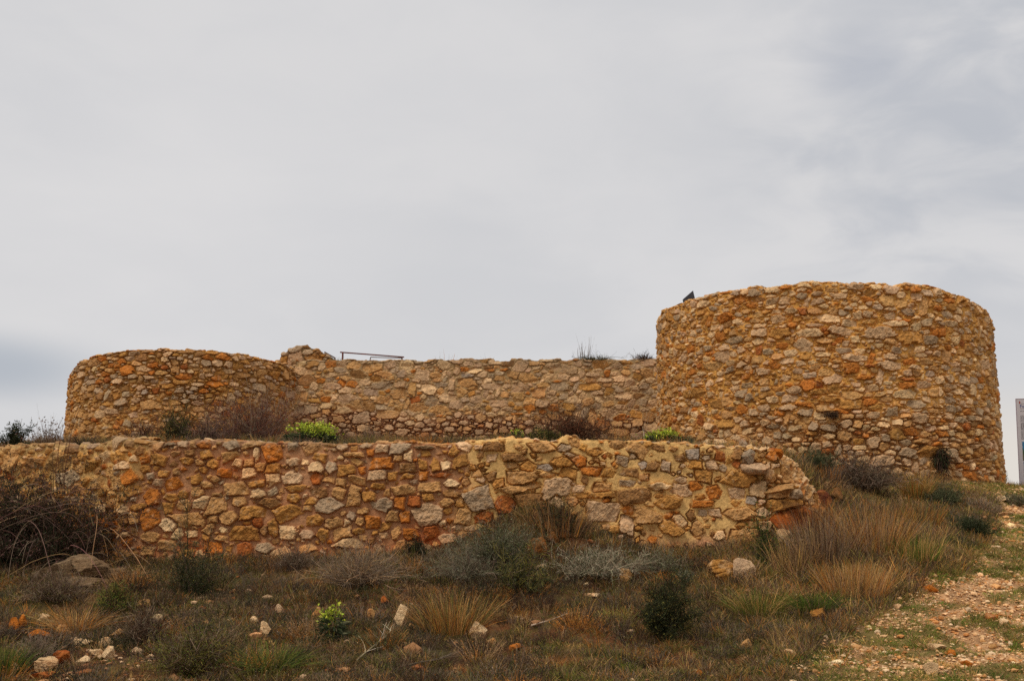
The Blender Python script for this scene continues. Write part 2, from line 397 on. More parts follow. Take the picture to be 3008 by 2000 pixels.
mo_ = sstep(-.05, .3, fbm(GX * 1.9, GY * 2.4, 141, 4, .6))[..., None] * .5
gc = gc * (1 - mo_) + lin((84, 78, 38)) * mo_                                  # mossy turf
pk = (1 - sstep(.75, 1.15, pm))[..., None]
gp = (GRS(GX, GY) * .8)[..., None]
gc = gc * (1 - pk) + (c_path * (.8 + .3 * rub[..., None]) * (1 - gp) + lin((96, 88, 42)) * gp) * pk
gc = np.where((np.hypot(GX, GY - 15) > 24)[..., None], c_far, gc)
nu, nv = GX.shape; I = np.arange(nu * nv).reshape(nu, nv)
Q = np.stack([I[:-1, :-1], I[1:, :-1], I[1:, 1:], I[:-1, 1:]], -1).reshape(-1, 4)
ispath = (pm[:-1, :-1] < .95).reshape(-1) & (GY[:-1, :-1] < 22).reshape(-1)
GV = np.stack([GX, GY, GZ], -1).reshape(-1, 3); GCc = gc.reshape(-1, 3)
def submesh(name, Qs, **k):
    used, inv = np.unique(Qs, return_inverse=True)
    return mesh_obj(name, GV[used], inv.reshape(-1, 4), col=GCc[used], mat=M_SOIL, smooth=True)
tag(submesh('ground', Q[~ispath]), kind='structure')
tag(submesh('path', Q[ispath]), kind='structure')
def gz(X, Y): return ground(X, Y)
exec_parts = []
# ================================================================== stones one can pick out in the photo: x, y, width, height, colour
CN = dict(o='orange', r='rust', c='ochre', b='brown', t='tan', p='pale', m='cream', g='grey', k='pinkgrey', d='dark', u='bluegrey')
def feats(txt, ox, oy, sc):
    L_ = []
    for e in txt.split():
        q = e.split(','); L_.append((ox + float(q[0]) / sc, oy + float(q[1]) / sc, float(q[2]) / sc, float(q[3]) / sc, CN[q[4]]))
    return L_
LOW_A = feats('150,365,110,90,k 155,430,90,70,g 345,265,90,80,p 485,275,125,80,o 640,280,180,120,c 1000,200,125,75,b 965,290,160,90,c 1175,210,150,110,c 1115,310,120,80,t 1265,320,150,110,c 1160,395,110,80,c 1400,420,190,120,o 1470,110,200,120,g 1730,95,290,80,t 1770,210,80,170,p 1945,195,210,230,o 1565,300,120,110,p 1685,305,140,95,t 2185,300,160,115,k 2180,115,130,110,g 1690,430,170,120,m 1960,370,190,120,c 1820,370,120,110,t 1085,500,135,100,c 555,460,90,90,g 655,540,150,105,k 700,435,150,80,c 585,710,190,190,o 800,705,180,90,c 935,675,105,100,c 1095,650,150,140,t 1210,570,140,80,t 1530,600,270,150,t 1795,660,180,110,p 1780,550,220,80,c 1960,490,150,130,p 2230,600,230,90,c 2210,715,140,120,c 1590,760,170,130,t 1145,775,160,140,p 955,800,160,120,t 1325,810,200,200,t 1930,780,240,120,b 2150,885,290,170,c 1750,885,270,170,c 430,815,175,90,c 265,850,130,90,p 395,955,125,135,t 565,960,210,220,o 785,830,130,130,c 790,1030,190,180,m 1025,970,360,160,t 1090,1055,120,60,t 1290,965,140,90,t 1465,940,190,160,t 1800,990,130,110,r 1680,1015,110,60,c 1240,1060,130,130,t 1650,1120,310,160,c 1990,1070,130,190,c 1885,1085,120,110,b 2160,1120,200,150,p 575,1165,210,140,t 1400,1175,170,80,t 1670,1300,170,180,r 290,1140,120,80,p 265,970,100,120,b 900,90,130,90,k 1160,100,170,90,o 740,95,150,60,d 1020,95,70,110,t', 300, 1280, 3.92) \
 + feats('90,360,190,140,p 285,360,120,130,g 450,390,220,150,c 630,390,90,90,o 525,215,250,75,t 725,195,90,100,o 870,140,150,120,k 1080,140,240,130,g 1360,130,270,70,d 870,315,300,140,o 1045,260,120,90,t 1165,235,110,130,p 1160,375,200,110,b 1345,330,110,120,c 1480,340,130,150,c 1620,335,130,100,m 800,455,220,110,k 985,460,130,100,c 1170,465,130,80,c 1335,455,110,110,o 1560,445,250,60,r 1665,545,155,95,m 395,535,150,90,t 570,510,200,110,t 380,655,150,140,t 550,705,155,240,t 720,700,160,130,c 830,580,170,80,c 1125,625,290,110,t 1415,590,280,120,t 1670,670,180,110,b 245,805,310,180,g 870,800,230,160,g 1065,770,130,140,o 1245,760,150,130,r 1410,700,130,90,c 1610,770,180,100,t 1760,775,100,100,c 1400,910,330,250,k 100,965,210,120,c 310,1000,230,110,t 480,1000,80,80,p 620,990,130,90,t 780,990,180,150,o 1000,930,150,120,t 1140,930,140,130,o 655,870,140,90,t 200,1140,130,150,c 1430,1100,180,150,r 1210,1130,150,140,o 1560,1000,110,90,p 1990,730,330,270,g 2290,790,210,220,r 500,1240,300,110,p 2050,940,200,150,r 1820,940,180,180,t 400,130,140,90,k', 900, 1280, 3.92) \
 + feats('210,125,240,110,b 740,130,250,120,t 1010,140,160,100,g 180,255,130,90,k 430,250,300,90,b 590,360,200,110,c 400,340,150,80,t 785,360,190,90,u 1000,300,250,90,c 1360,190,210,80,c 1060,430,190,130,c 1340,410,230,100,o 500,490,300,160,t 800,455,230,70,t 520,600,430,80,t 910,600,320,200,k 1170,610,130,90,k 1440,590,210,110,t 1370,680,480,70,c 610,760,330,180,b 1450,870,390,200,k 1740,540,210,80,g 1820,690,340,180,b 1740,850,180,100,o 1730,1020,160,210,k 1690,290,140,110,g 1780,420,200,90,b 1920,330,100,100,u 1820,230,75,70,g 2100,580,300,70,p 2210,760,280,150,c 1960,920,330,160,t 2210,910,130,70,o 150,480,140,110,b 60,510,120,70,k 2110,140,130,80,b 2260,1060,330,180,c', 1400, 1280, 3.92) \
 + feats('540,215,130,130,u 700,255,120,65,g 390,250,120,70,b 860,230,110,120,r 1060,210,110,150,b 1180,250,140,140,g 1270,375,280,130,k 890,370,110,100,g 760,340,120,110,k 1045,320,100,90,r 1085,500,360,170,c 395,515,160,110,k 400,620,230,150,k 560,585,170,95,o 785,655,165,160,o 1045,650,190,130,k 1295,610,180,190,p 1210,740,110,90,u 1540,640,300,130,t 635,785,260,90,o 620,700,100,60,c 775,885,160,100,k 645,890,110,80,g 1080,900,320,140,t 1340,880,180,120,k 1730,940,420,220,r 1600,790,440,120,c 360,1000,180,200,p 570,1070,130,170,t 510,920,110,120,b 1440,480,130,90,t 1500,350,160,60,k 1470,220,170,120,o 1500,1020,130,120,t', 1900, 1280, 3.92)
RT_F = feats('1590,345,150,45,m 1490,405,190,75,k 1070,400,150,55,p 1265,390,160,50,k 895,405,140,60,c 770,400,95,55,k 1335,615,95,65,o 1440,595,65,25,r 1560,600,140,55,k 1340,550,170,50,k 1560,545,100,45,k 1040,275,50,50,r 970,355,65,40,o 1860,400,90,50,o 1680,430,160,80,c 1805,445,90,55,g 2010,690,50,60,g 1670,675,90,25,r 1660,715,100,35,o 1400,670,110,30,o 1130,710,50,40,r 985,745,90,50,k 1115,755,120,35,c 1190,800,140,35,c 1040,830,120,25,o 940,850,110,40,k 1050,880,90,45,g 1155,855,90,45,t 1190,970,110,40,g 1100,965,60,60,g 1295,945,80,45,k 1370,950,65,50,t 1455,895,80,45,k 1740,915,90,60,k 1755,1050,110,35,t 1665,1120,90,60,g 1790,1110,110,65,c 1925,1125,55,55,g 1460,1060,75,70,k 1530,1030,70,50,g 800,630,90,45,k 600,620,60,40,g 660,595,70,40,k 740,160,80,50,g 855,145,110,50,p 1030,180,80,45,g 1310,255,60,35,g 960,270,95,40,p 1420,290,75,40,k 920,130,80,30,o 560,310,80,50,o 380,760,120,60,c 480,770,50,40,p 710,790,60,50,g 850,800,80,50,p 410,600,30,35,r 1720,140,60,35,o 1350,120,100,50,k', 1850, 780, 2.037)
LT_F = feats('1300,335,90,55,g 1395,335,95,60,k 1490,345,80,60,k 1310,285,110,40,o 1445,275,140,50,o 1550,290,60,50,k 950,300,65,50,p 945,365,70,45,r 680,445,80,45,g 545,485,100,45,k 1265,440,50,50,k 820,455,90,35,k 1080,490,130,45,c 980,525,100,45,c 1195,545,70,40,g 1160,575,80,35,u 1080,560,90,50,g 825,680,160,80,t 580,655,110,70,g 500,735,100,60,k 1750,540,120,70,g 1420,630,90,40,t 1120,650,90,40,g 1420,720,90,60,k 1060,710,90,60,t 780,570,60,50,u 1190,615,70,40,g 1640,555,60,45,g 250,430,50,60,k 395,490,60,40,o 470,470,60,50,r 985,580,60,40,o 870,565,60,45,r', 150, 950, 2.851)
CW_F = feats('890,620,150,70,k 225,370,120,45,u 1460,355,60,55,o 1030,425,110,35,o 1790,470,100,70,g 1830,740,110,110,b 1440,415,130,45,k 1370,525,130,50,k 1330,365,150,50,k 570,665,130,50,k 430,720,110,50,p 670,710,150,25,o 1580,650,110,50,k 425,322,110,30,o 545,320,90,28,o 610,625,80,50,c 330,750,100,80,t 1730,790,100,80,t 545,850,90,70,b 190,310,110,45,o 1180,230,70,35,o 1290,270,100,40,g', 1300, 980, 3.024)
# ================================================================== towers
def tower(name, label, cx, cy, R, ztop, zbot, seed, flist, res, weights, mortar, sizes, drop, fillz, mfun=None):
    root = empty(name, (cx, cy, zbot), label=label, cat='round tower', group='round stone towers of the ruined fort')
    af = math.atan2(-cy, -cx); th0 = af - math.pi
    Hh = ztop - zbot; thick = .55; W_ = 2 * math.pi * R; Ht = Hh + .25 + thick
    fl = []
    for px, py, w_, h_, cn in flist:
        d = pixdir(px, py); dn = math.hypot(d[0], d[1]); dx, dy = d[0] / dn, d[1] / dn
        b = -(dx * cx + dy * cy); disc = b * b - (cx * cx + cy * cy - R * R)
        if disc <= 0: continue
        tt = -b - math.sqrt(disc); X, Y = dx * tt, dy * tt; Z = EYE + d[2] / dn * tt
        ang = (math.atan2(Y - cy, X - cx) - th0) % (2 * math.pi); s = Y / F
        cosi = max(.35, abs(((X - cx) * dx + (Y - cy) * dy) / R))
        fl.append((ang * R, Z - zbot, w_ * s / 2 * .96 / cosi, h_ * s / 2 * .98, random.Random(int(px)).gauss(0, .06), cn, .045))
    g = masonry(W_, Ht, res, seed, sizes, feats=fl, weights=weights, asp=(1.2, 2.8), prot=(.004, .030), lim=1.24, rotsd=.10, warp=.009, joint=.0045)
    U, V = g['U'], g['V']; uf = U - W_ / 2
    mort, rec, grv = mfun(U, V, uf) if mfun else (mortar, .01, .008)
    h, col = dress(g, seed + 50, mort, calm=.26, roundw=.007, rec=rec, groove=grv, rough=.010)
    u = U[:, 0]
    top = ztop + rimnoise(u, seed + 1, .018) + drop(u - W_ / 2)
    base = np.full(len(u), zbot)
    def path(u_):
        a = th0 + u_ / R; return cx + R * np.cos(a), cy + R * np.sin(a), np.cos(a), np.sin(a)
    ii = np.arange(len(u)); front = np.abs(u - W_ / 2) < 1.75 * R
    cols = ii[front | (ii % 4 == 0)]
    wall_mesh('masonry', path, g, h, col, top, base, thick, M_STONE, root, closed=True, cols=cols, backz=fillz, lean=.012)
    # earth and rubble filling, below the rim
    n = 48; rr = np.linspace(0, R - thick + .05, 14); an = np.linspace(0, 2 * math.pi, n, endpoint=False)
    RR, AN = np.meshgrid(rr, an, indexing='ij'); X = cx + RR * np.cos(AN); Y = cy + RR * np.sin(AN); Z = fillz + .05 + .12 * fbm(X * 1.5, Y * 1.5, seed + 4, 4) * (1 - RR / R * .6)
    I = np.arange(X.size).reshape(X.shape); I = np.concatenate([I, I[:, :1]], 1)
    Qf = np.stack([I[:-1, :-1], I[1:, :-1], I[1:, 1:], I[:-1, 1:]], -1).reshape(-1, 4)
    cf = lin((120, 90, 52)) * (1 + .3 * fbm(X * 4, Y * 4, seed, 3))[..., None]
    mesh_obj('rubble_fill', np.stack([X, Y, Z], -1), Qf, col=cf.reshape(-1, 3), mat=M_SOIL, parent=root, smooth=True)
    for o in root.children: o.location = (-cx, -cy, -zbot)
    return root
RX, RY, RR_ = 22 * math.sin(math.radians(15.89)), 22 * math.cos(math.radians(15.89)), 3.17
RTOP = zat(2480, 821, RY - RR_)
def rt_m(U, V, uf):
    zz = V; m = lin((192, 140, 70)) ; m2 = lin((182, 142, 100))
    low = 1 - sstep(1.15, 1.9, zz + .25 * fbm(U * .8, V * 1.2, 3, 3))
    mo = m * (1 - low[..., None] * .6) + m2 * low[..., None] * .6
    dry = low * sstep(-.25, .25, fbm(U * .9 + 4, V * 1.6, 8, 3) + .20 * sstep(-1.2, 1.5, uf))
    return mo, .010 + .050 * dry, .010 + .012 * dry
tower('round_tower', 'large ochre rubble tower on the right, next to the info board', RX, RY, RR_, RTOP, 1.55, 5, RT_F, .0125,
      dict(tan=.20, ochre=.13, pale=.17, pinkgrey=.26, orange=.07, grey=.10, brown=.02, rust=.015, cream=.04), None,
      [(.10, .14, 3), (.065, .095, 60), (.043, .064, 200), (.026, .04, 560)],
      lambda uf: np.interp(uf, [-4.6, -4.2, -3.95, -3.9, 0, .9, 2.0, 2.9, 3.7, 4.3, 5], [-.06, -.05, -.05, 0, 0, -.02, -.06, -.15, -.24, -.32, -.36]) + .03 * np.exp(-((uf + .1) / .5) ** 2), RTOP - .55, rt_m)
LX, LY, LR = 28 * math.sin(math.radians(-16.6)), 28 * math.cos(math.radians(-16.6)), 2.78
LTOP = zat(480, 1021, LY - LR)
def lt_m(U, V, uf):
    k = sstep(1.0, 1.6, V + .3 * fbm(U, V, 5, 3))[..., None]
    return lin((158, 114, 58)) * k + lin((186, 144, 86)) * (1 - k), .018 + .03 * sstep(0, .4, fbm(U * 1.1, V * 1.4, 9, 3)), .012
tower('round_tower', 'smaller brown rubble tower at the left with bushes along its foot', LX, LY, LR, LTOP, 2.7, 23, LT_F, .0150,
      dict(tan=.20, ochre=.20, brown=.09, orange=.08, pinkgrey=.19, grey=.16, pale=.07, rust=.015), None,
      [(.10, .14, 3), (.068, .095, 60), (.047, .068, 220), (.03, .044, 560)],
      lambda uf: np.interp(uf, [-4.2, -3.6, -3.1, -2.3, -1.5, 0, 1.5, 2.45, 3.2, 4], [-.42, -.33, -.2, -.1, -.03, 0, -.05, -.12, -.17, -.2]), LTOP - .5, lt_m)
# ================================================================== straight walls
def poly_path(pts):
    P = np.array(pts, float); seg = np.hypot(*(P[1:] - P[:-1]).T); cum = np.concatenate([[0], np.cumsum(seg)])
    def path(u):
        x = np.interp(u, cum, P[:, 0]); y = np.interp(u, cum, P[:, 1])
        e = .12; tx = np.interp(u + e, cum, P[:, 0]) - np.interp(u - e, cum, P[:, 0]); ty = np.interp(u + e, cum, P[:, 1]) - np.interp(u - e, cum, P[:, 1])
        n = np.hypot(tx, ty) + 1e-9; return x, y, ty / n, -tx / n
    return path, cum
# curtain wall between the towers
CWY = 26.2
cx0, cx1 = xat(850, CWY, 1150), xat(1975, CWY, 1150)
path, cum = poly_path([(cx0, CWY + .15), (cx1, CWY), (cx1 + .35, CWY - .5), (RX - 1.6, RY + 2.0)])
ctop, cbot = zat(1400, 1054, CWY), 2.75
Wd = cum[-1]; Ht = ctop - cbot + .15 + .6; res = .0165
fl = [(at(px, py, CWY)[0] - cx0, at(px, py, CWY)[2] - cbot, w_ * CWY / F / 2 * .95, h_ * CWY / F / 2 * .98, 0, cn, .10 if w_ > 45 and cn == 'pinkgrey' and py > 1180 else .03) for px, py, w_, h_, cn in CW_F]
g = masonry(Wd, Ht, res, 41, [(.13, .17, 8), (.085, .13, 80), (.055, .085, 200), (.035, .055, 500)], feats=fl, asp=(1.2, 2.6), prot=(.002, .022), lim=1.2, rotsd=.12, warp=.012, joint=.005,
            weights=dict(tan=.22, pinkgrey=.30, ochre=.12, grey=.17, pale=.10, orange=.06, brown=.04, rust=.005),
            zsize=lambda x, y: .72 if y < 1.15 - .2 * math.sin(x * .9) and x < 7 else 1)
U, V = g['U'], g['V']
lo = 1 - sstep(.95, 1.25, V + .22 * fbm(U * .9, V * .5, 3, 3) + .15 * sstep(6, 7, U) - .12 * sstep(3, 0, U))
lo = lo * sstep(-.5, -.1, fbm(U * 1.3, V * 2, 66, 3) + .3)
mo = lin((164, 132, 90)) * (1 - lo[..., None]) + lin((164, 116, 82)) * lo[..., None]
h, col = dress(g, 43, mo, roundw=.008, rec=.006 + .075 * lo, groove=.006 + .012 * lo, rough=.008)
h = h + .03 * lo
col = col * (1 - .45 * lo[..., None]) + .45 * lo[..., None] * lin((172, 132, 98)) * (1 + .2 * fbm(U * 20, V * 20, 6, 3))[..., None]
dk = sstep(ctop - .28, ctop, V + cbot + .12 * fbm(U * 2, V * 2, 9, 3))[..., None]
col = col * (1 - .42 * dk) + .42 * dk * lin((84, 70, 52))                       # weather staining along the coping
u = U[:, 0]; top = ctop + rimnoise(u, 44, .018)
root = empty('curtain_wall', (cx0, CWY, cbot), label='straight curtain wall of grey and tan rubble joining the two round towers', cat='stone wall', kind='thing')
o, _ = wall_mesh('masonry', path, g, h, col, top, np.full(len(u), cbot), .6, M_STONE, root)
o.location = -root.location
# terrace wall in front
WL0 = xat(-420, WY + .65); XC = xat(345, WY)
path, cum = poly_path([(WL0, WY + .80), (XC - .75, WY + .55), (XC - .22, WY + .32), (XC + .02, WY + .04), (XC + .45, WY), (xat(1370, WY), WY + .01), (xat(2300, WY), WY + .0), (xat(2420, WY), WY + .28)])
Wd = cum[-1] + .25; zb0 = .72; res = .0082
def px2u(px):
    X = xat(px, WY); us = np.linspace(0, cum[-1], 2000); return float(np.interp(X, path(us)[0], us))
top_px = [(-420, 1316), (0, 1312), (150, 1306), (260, 1308), (310, 1292), (420, 1298), (520, 1300), (600, 1292), (700, 1296), (780, 1300), (900, 1296), (940, 1304), (1080, 1302), (1100, 1294), (1200, 1300), (1280, 1304), (1400, 1296),
          (1440, 1290), (1545, 1287), (1580, 1292), (1620, 1294), (1660, 1286), (1800, 1292), (1860, 1294), (1960, 1293), (2010, 1300), (2080, 1308), (2150, 1314), (2180, 1304), (2210, 1311), (2270, 1318), (2296, 1330), (2306, 1352), (2322, 1380), (2332, 1408), (2350, 1430), (2368, 1455), (2385, 1482), (2405, 1500), (2440, 1520)]
tu = np.array([px2u(a) for a, b in top_px]); tz = np.array([zat(a, b, WY + (.6 if a < 330 else 0)) for a, b in top_px])
ttop_max = tz.max() + .1
Ht = ttop_max - zb0 + .62
fl = []
for px, py, w_, h_, cn in LOW_A:
    uu = px2u(px); right = px > 1370
    fl.append((uu, zat(px, py, WY) - zb0, w_ * WY / F / 2 * 1.10, h_ * WY / F / 2 * 1.10, random.Random(int(px * py)).gauss(0, .08), cn,
               (.014 if right else .05) + (.04 if w_ > 60 and right else 0)))
uR = px2u(1372); uE = px2u(2180)
g = masonry(Wd, Ht, res, 61, zsize=lambda x, y: .97 if uR < x < uE else 1, skip=.72, sizes=[(.12, .16, 3), (.07, .11, 50), (.045, .07, 120), (.025, .04, 220)], lim=1.06, gap=.5, feats=fl, asp=(1.05, 1.8), rotsd=.3, prot=(.010, .045), warp=.018, joint=.002,
            weights=dict(tan=.32, ochre=.25, brown=.10, pinkgrey=.10, orange=.06, grey=.07, pale=.08, rust=.02))
U, V = g['U'], g['V']; Zw = V + zb0
rt = sstep(uR - .12, uR + .12, U + .25 * fbm(U * 2, V * 2.5, 4, 3) - .12 * (V - 1))
lf = 1 - sstep(px2u(355), px2u(400), U + .18 * fbm(U * 2, V * 2, 14, 3) - .35 * (V - .9))
m_l, m_r, m_b = lin((172, 124, 86)), lin((204, 162, 100)), lin((190, 132, 96))
red = sstep(.0, .5, fbm(U * 1.3, V * 1.8, 24, 3) + .10 - (V - .2) * .55)[..., None] * .8 * (1 - rt[..., None])
mo = m_l * (1 - red) + lin((180, 104, 56)) * red
yel = np.maximum(rt, lf)[..., None]
mo = mo * (1 - yel) + m_r * yel
bs = (sstep(.62, .40, V + .1 * fbm(U * 3, V * 3, 5, 2)) * rt)[..., None]
mo = mo * (1 - bs) + m_b * bs
endr = sstep(uE, uE + .35, U + .2 * fbm(U * 3, V * 3, 2, 3) + .1 * (V - 1))
rec = .012 * (1 - rt) + .002 * rt + .05 * endr
h, col = dress(g, 63, mo, calm=.2, roundw=.016 - .008 * rt, rec=rec, groove=.002 + .022 * rt, rough=.011)
orp = sstep(.05, .45, fbm(U * .9 + 3, V * 1.4, 25, 3) - (V - .55) * .25)[..., None] * (1 - rt[..., None]) * .50
col = col * (1 - orp) + col * np.array([1.12, .80, .55]) * orp
h = h + (1 - rt) * .012 * fbm(U * 3, V * 3, 90, 3) + .05 * fbm(U * .8, V * .9, 91, 2)
h = h + endr * .10 * fbm(U * 5, V * 5, 93, 3) + sstep(.45, .15, V) * .05
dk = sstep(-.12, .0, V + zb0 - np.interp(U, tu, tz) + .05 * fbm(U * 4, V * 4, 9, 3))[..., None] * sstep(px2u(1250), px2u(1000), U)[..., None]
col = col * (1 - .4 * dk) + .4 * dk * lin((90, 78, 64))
u = U[:, 0]; top = np.interp(u, tu, tz) + rimnoise(u, 64, .014, .12, .35) + rimnoise(u, 65, .05, .09, .2) * sstep(px2u(2160), px2u(2260), u)
root = empty('terrace_wall', (0, WY, zb0), label='low front wall of rough orange and tan stones, broken off at its right end', cat='stone wall', kind='thing')
brise = .24 * sstep(px2u(2285), px2u(2350), u)
def core():
    n, m = 90, 40; t = np.linspace(0, 1, n); px = np.interp(t, [0, .2, .45, .75, 1], [2222, 2284, 2324, 2364, 2415]); py = np.interp(t, [0, .2, .45, .75, 1], [1312, 1338, 1392, 1452, 1512])
    Yc = WY + .36 + .12 * t; c = np.array([at(a, b_, y_) for a, b_, y_ in zip(px, py, Yc)]); c[:, 2] -= .10
    a = np.linspace(0, 2 * math.pi, m, endpoint=False); R_ = .105 + .05 * np.sin(math.pi * t)
    A, Tn = np.meshgrid(a, t); q = .8 * fbm(Tn * 13, A * 1.6, 5, 4, .6) + .55 * fbm(Tn * 40, A * 6, 6, 3)
    r = R_[:, None] * (1 + .42 * q); X = c[:, 0:1] + r * np.cos(A); Y_ = c[:, 1:2] + r * np.sin(A) * 1.3; Z = c[:, 2:3] + r * np.cos(A) * .35 + r * np.cos(A - .9) * .5
    I = np.arange(n * m).reshape(n, m); J = np.roll(I, -1, 1)
    s_ = sstep(-.05, .25, fbm(Tn * 34 + 7, A * 3.5, 15, 3))[..., None]; cl = lin((166, 124, 76)) * (1 - s_) + lin((186, 154, 114)) * s_; o_ = sstep(.2, .4, fbm(Tn * 14, A * 2, 17, 3))[..., None]; cl = cl * (1 - o_) + lin((176, 112, 56)) * o_
    o = mesh_obj('rubble_core', np.stack([X, Y_, Z], -1), np.stack([I[:-1], J[:-1], J[1:], I[1:]], -1), col=cl.reshape(-1, 3), mat=M_STONE, parent=root); o.location = -root.location
core()
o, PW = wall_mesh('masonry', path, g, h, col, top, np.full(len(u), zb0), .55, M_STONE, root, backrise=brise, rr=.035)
o.location = -root.location
# ================================================================== the small ruin on the curtain wall
def ruin():
    Y = CWY + .75; c = at(895, 1056, Y); Wm = 150 * Y / F; Hm = 38 * Y / F
    root = empty('ruined_stub', c, label='small grey heap of old masonry standing above the wall beside the far tower', cat='ruined wall', kind='thing')
    res = .016; Wd = Wm + .3; Ht = Hm + .25 + .9
    g = masonry(Wd, Ht, res, 91, [(.13, .19, 30), (.08, .12, 90), (.05, .07, 300)], weights=dict(grey=.3, brown=.16, tan=.22, pinkgrey=.2, ochre=.12), asp=(1.2, 2), lim=1.2, prot=(.01, .06))
    h, col = dress(g, 92, lin((134, 108, 74)), roundw=.016, rec=.02, groove=.012, rough=.012)
    col = col * .8
    u = g['U'][:, 0]
    prof = np.interp(u / Wd, [0, .10, .12, .20, .23, .32, .36, .55, .62, .74, .78, .90, 1], [-.1, .02, .52, .58, .86, .90, 1.06, 1.08, .92, .86, .60, .40, -.1]) * Hm + .02 * fbm(u * 9, u * 0, 4, 3)
    path, cum = poly_path([(-Wm / 2 - .15, .10), (0, -.05), (Wm / 2 + .15, .12)])
    o, _ = wall_mesh('masonry', path, g, h, col, prof, np.full(len(u), -.25), .85, M_STONE, root, rr=.04)
ruin()
# ================================================================== metalwork and board
def box(V, Qs, a, b):
    k = len(V)
    for z in (a[2], b[2]):
        for x, y in ((a[0], a[1]), (b[0], a[1]), (b[0], b[1]), (a[0], b[1])): V.append((x, y, z))
    Qs += [[k, k + 3, k + 2, k + 1], [k + 4, k + 5, k + 6, k + 7], [k, k + 1, k + 5, k + 4], [k + 1, k + 2, k + 6, k + 5], [k + 2, k + 3, k + 7, k + 6], [k + 3, k, k + 4, k + 7]]
def bevel(o, w_=.004):
    m = o.modifiers.new('bevel', 'BEVEL'); m.width = w_; m.segments = 2; m.limit_method = 'ANGLE'
def boxes(name, bs, mat, parent, bv=.004):
    V, Qs = [], []
    for a, b in bs: box(V, Qs, a, b)
    o = mesh_obj(name, V, Qs, mat=mat, parent=parent); bevel(o, bv); return o
def beam(name, p, q, w_, t_, mat, parent):
    """square bar from p to q"""
    p = np.array(p, float); q = np.array(q, float); d = (q - p) / np.linalg.norm(q - p)
    s = np.cross(d, (0, 1, 0.01)); s /= np.linalg.norm(s); r = np.cross(d, s)
    V = [c_ + s * w_ / 2 * i + r * t_ / 2 * j for c_ in (p, q) for i, j in ((-1, -1), (1, -1), (1, 1), (-1, 1))]
    o = mesh_obj(name, V, [[0, 1, 2, 3], [7, 6, 5, 4], [0, 4, 5, 1], [1, 5, 6, 2], [2, 6, 7, 3], [3, 7, 4, 0]], mat=mat, parent=parent); bevel(o, .003); return o
M_RUST = flat_mat('rusty_steel', lin((112, 56, 44), 1), rough=.75, metal=.2, vary=.35, vscale=12, bump=.002)
M_DULL = flat_mat('weathered_steel', lin((104, 84, 72), 1), rough=.7, metal=.2, vary=.3, vscale=12, bump=.002)
M_DARK = flat_mat('dark_sheet', lin((48, 48, 54), 1), rough=.55, metal=.1, vary=.2, vscale=8)
Yr = CWY + .45
def rel(px, py, c, Y): return at(px, py, Y) - c
c = at(1008, 1056, Yr)
rail = empty('handrail', c, label='long rusty red handrail sloping down along the top of the curtain wall', cat='handrail')
beam('top_rail', rel(999, 1034.5, c, Yr), rel(1187, 1049, c, Yr + .6), .030, .03, M_RUST, rail)
beam('post', rel(1007, 1035, c, Yr), rel(1006, 1062, c, Yr), .040, .03, M_RUST, rail)
beam('post', rel(1181, 1048, c, Yr + .6), rel(1181, 1066, c, Yr + .6), .032, .03, M_RUST, rail)
Y2 = CWY + .2; c = at(1088, 1058, Y2)
rail = empty('handrail', c, label='short dull steel rail lying just under the low end of the red handrail', cat='handrail')
beam('top_rail', rel(1089, 1049, c, Y2), rel(1183, 1051.5, c, Y2 + .3), .020, .02, M_DULL, rail)
beam('post', rel(1089, 1049, c, Y2), rel(1085.5, 1064, c, Y2), .022, .02, M_DULL, rail)
beam('post', rel(1180, 1051, c, Y2 + .3), rel(1180, 1066, c, Y2 + .3), .022, .02, M_DULL, rail)
Y3 = CWY + 1.5; c = at(975, 1058, Y3)
rail = empty('handrail', c, label='dark rail stub dropping from the masonry heap towards the wall top', cat='handrail')
beam('top_rail', rel(953, 1034, c, Y3), rel(985, 1052, c, Y3), .034, .03, M_DULL, rail)
beam('post', rel(984, 1051, c, Y3), rel(984, 1066, c, Y3), .03, .03, M_DULL, rail)
beam('post', rel(955, 1035, c, Y3), rel(955, 1066, c, Y3), .03, .03, M_DULL, rail)
# dark tilted plate on the near tower's rim
Yp = RY - .9
pts = [(2008, 890), (2006, 879), (2036, 853), (2042, 878)]
c = at(2022, 905, Yp); plate = empty('tilted_panel', c, label='small dark metal plate tilted up on the rim of the right tower', cat='metal panel')
fr = [rel(a, b, c, Yp) for a, b in pts]; V = [p + np.array([0, y_, 0]) for y_ in (0, .05) for p in fr]
o = mesh_obj('plate', V, [[0, 3, 2, 1], [4, 5, 6, 7], [0, 1, 5, 4], [1, 2, 6, 5], [2, 3, 7, 6], [3, 0, 4, 7]], mat=M_DARK, parent=plate); bevel(o, .006)
beam('bracket', rel(2016, 878, c, Yp + .07), rel(2018, 925, c, Yp + .07), .03, .03, M_DARK, plate)
beam('bracket', rel(2034, 872, c, Yp + .07), rel(2034, 920, c, Yp + .07), .03, .03, M_DARK, plate)
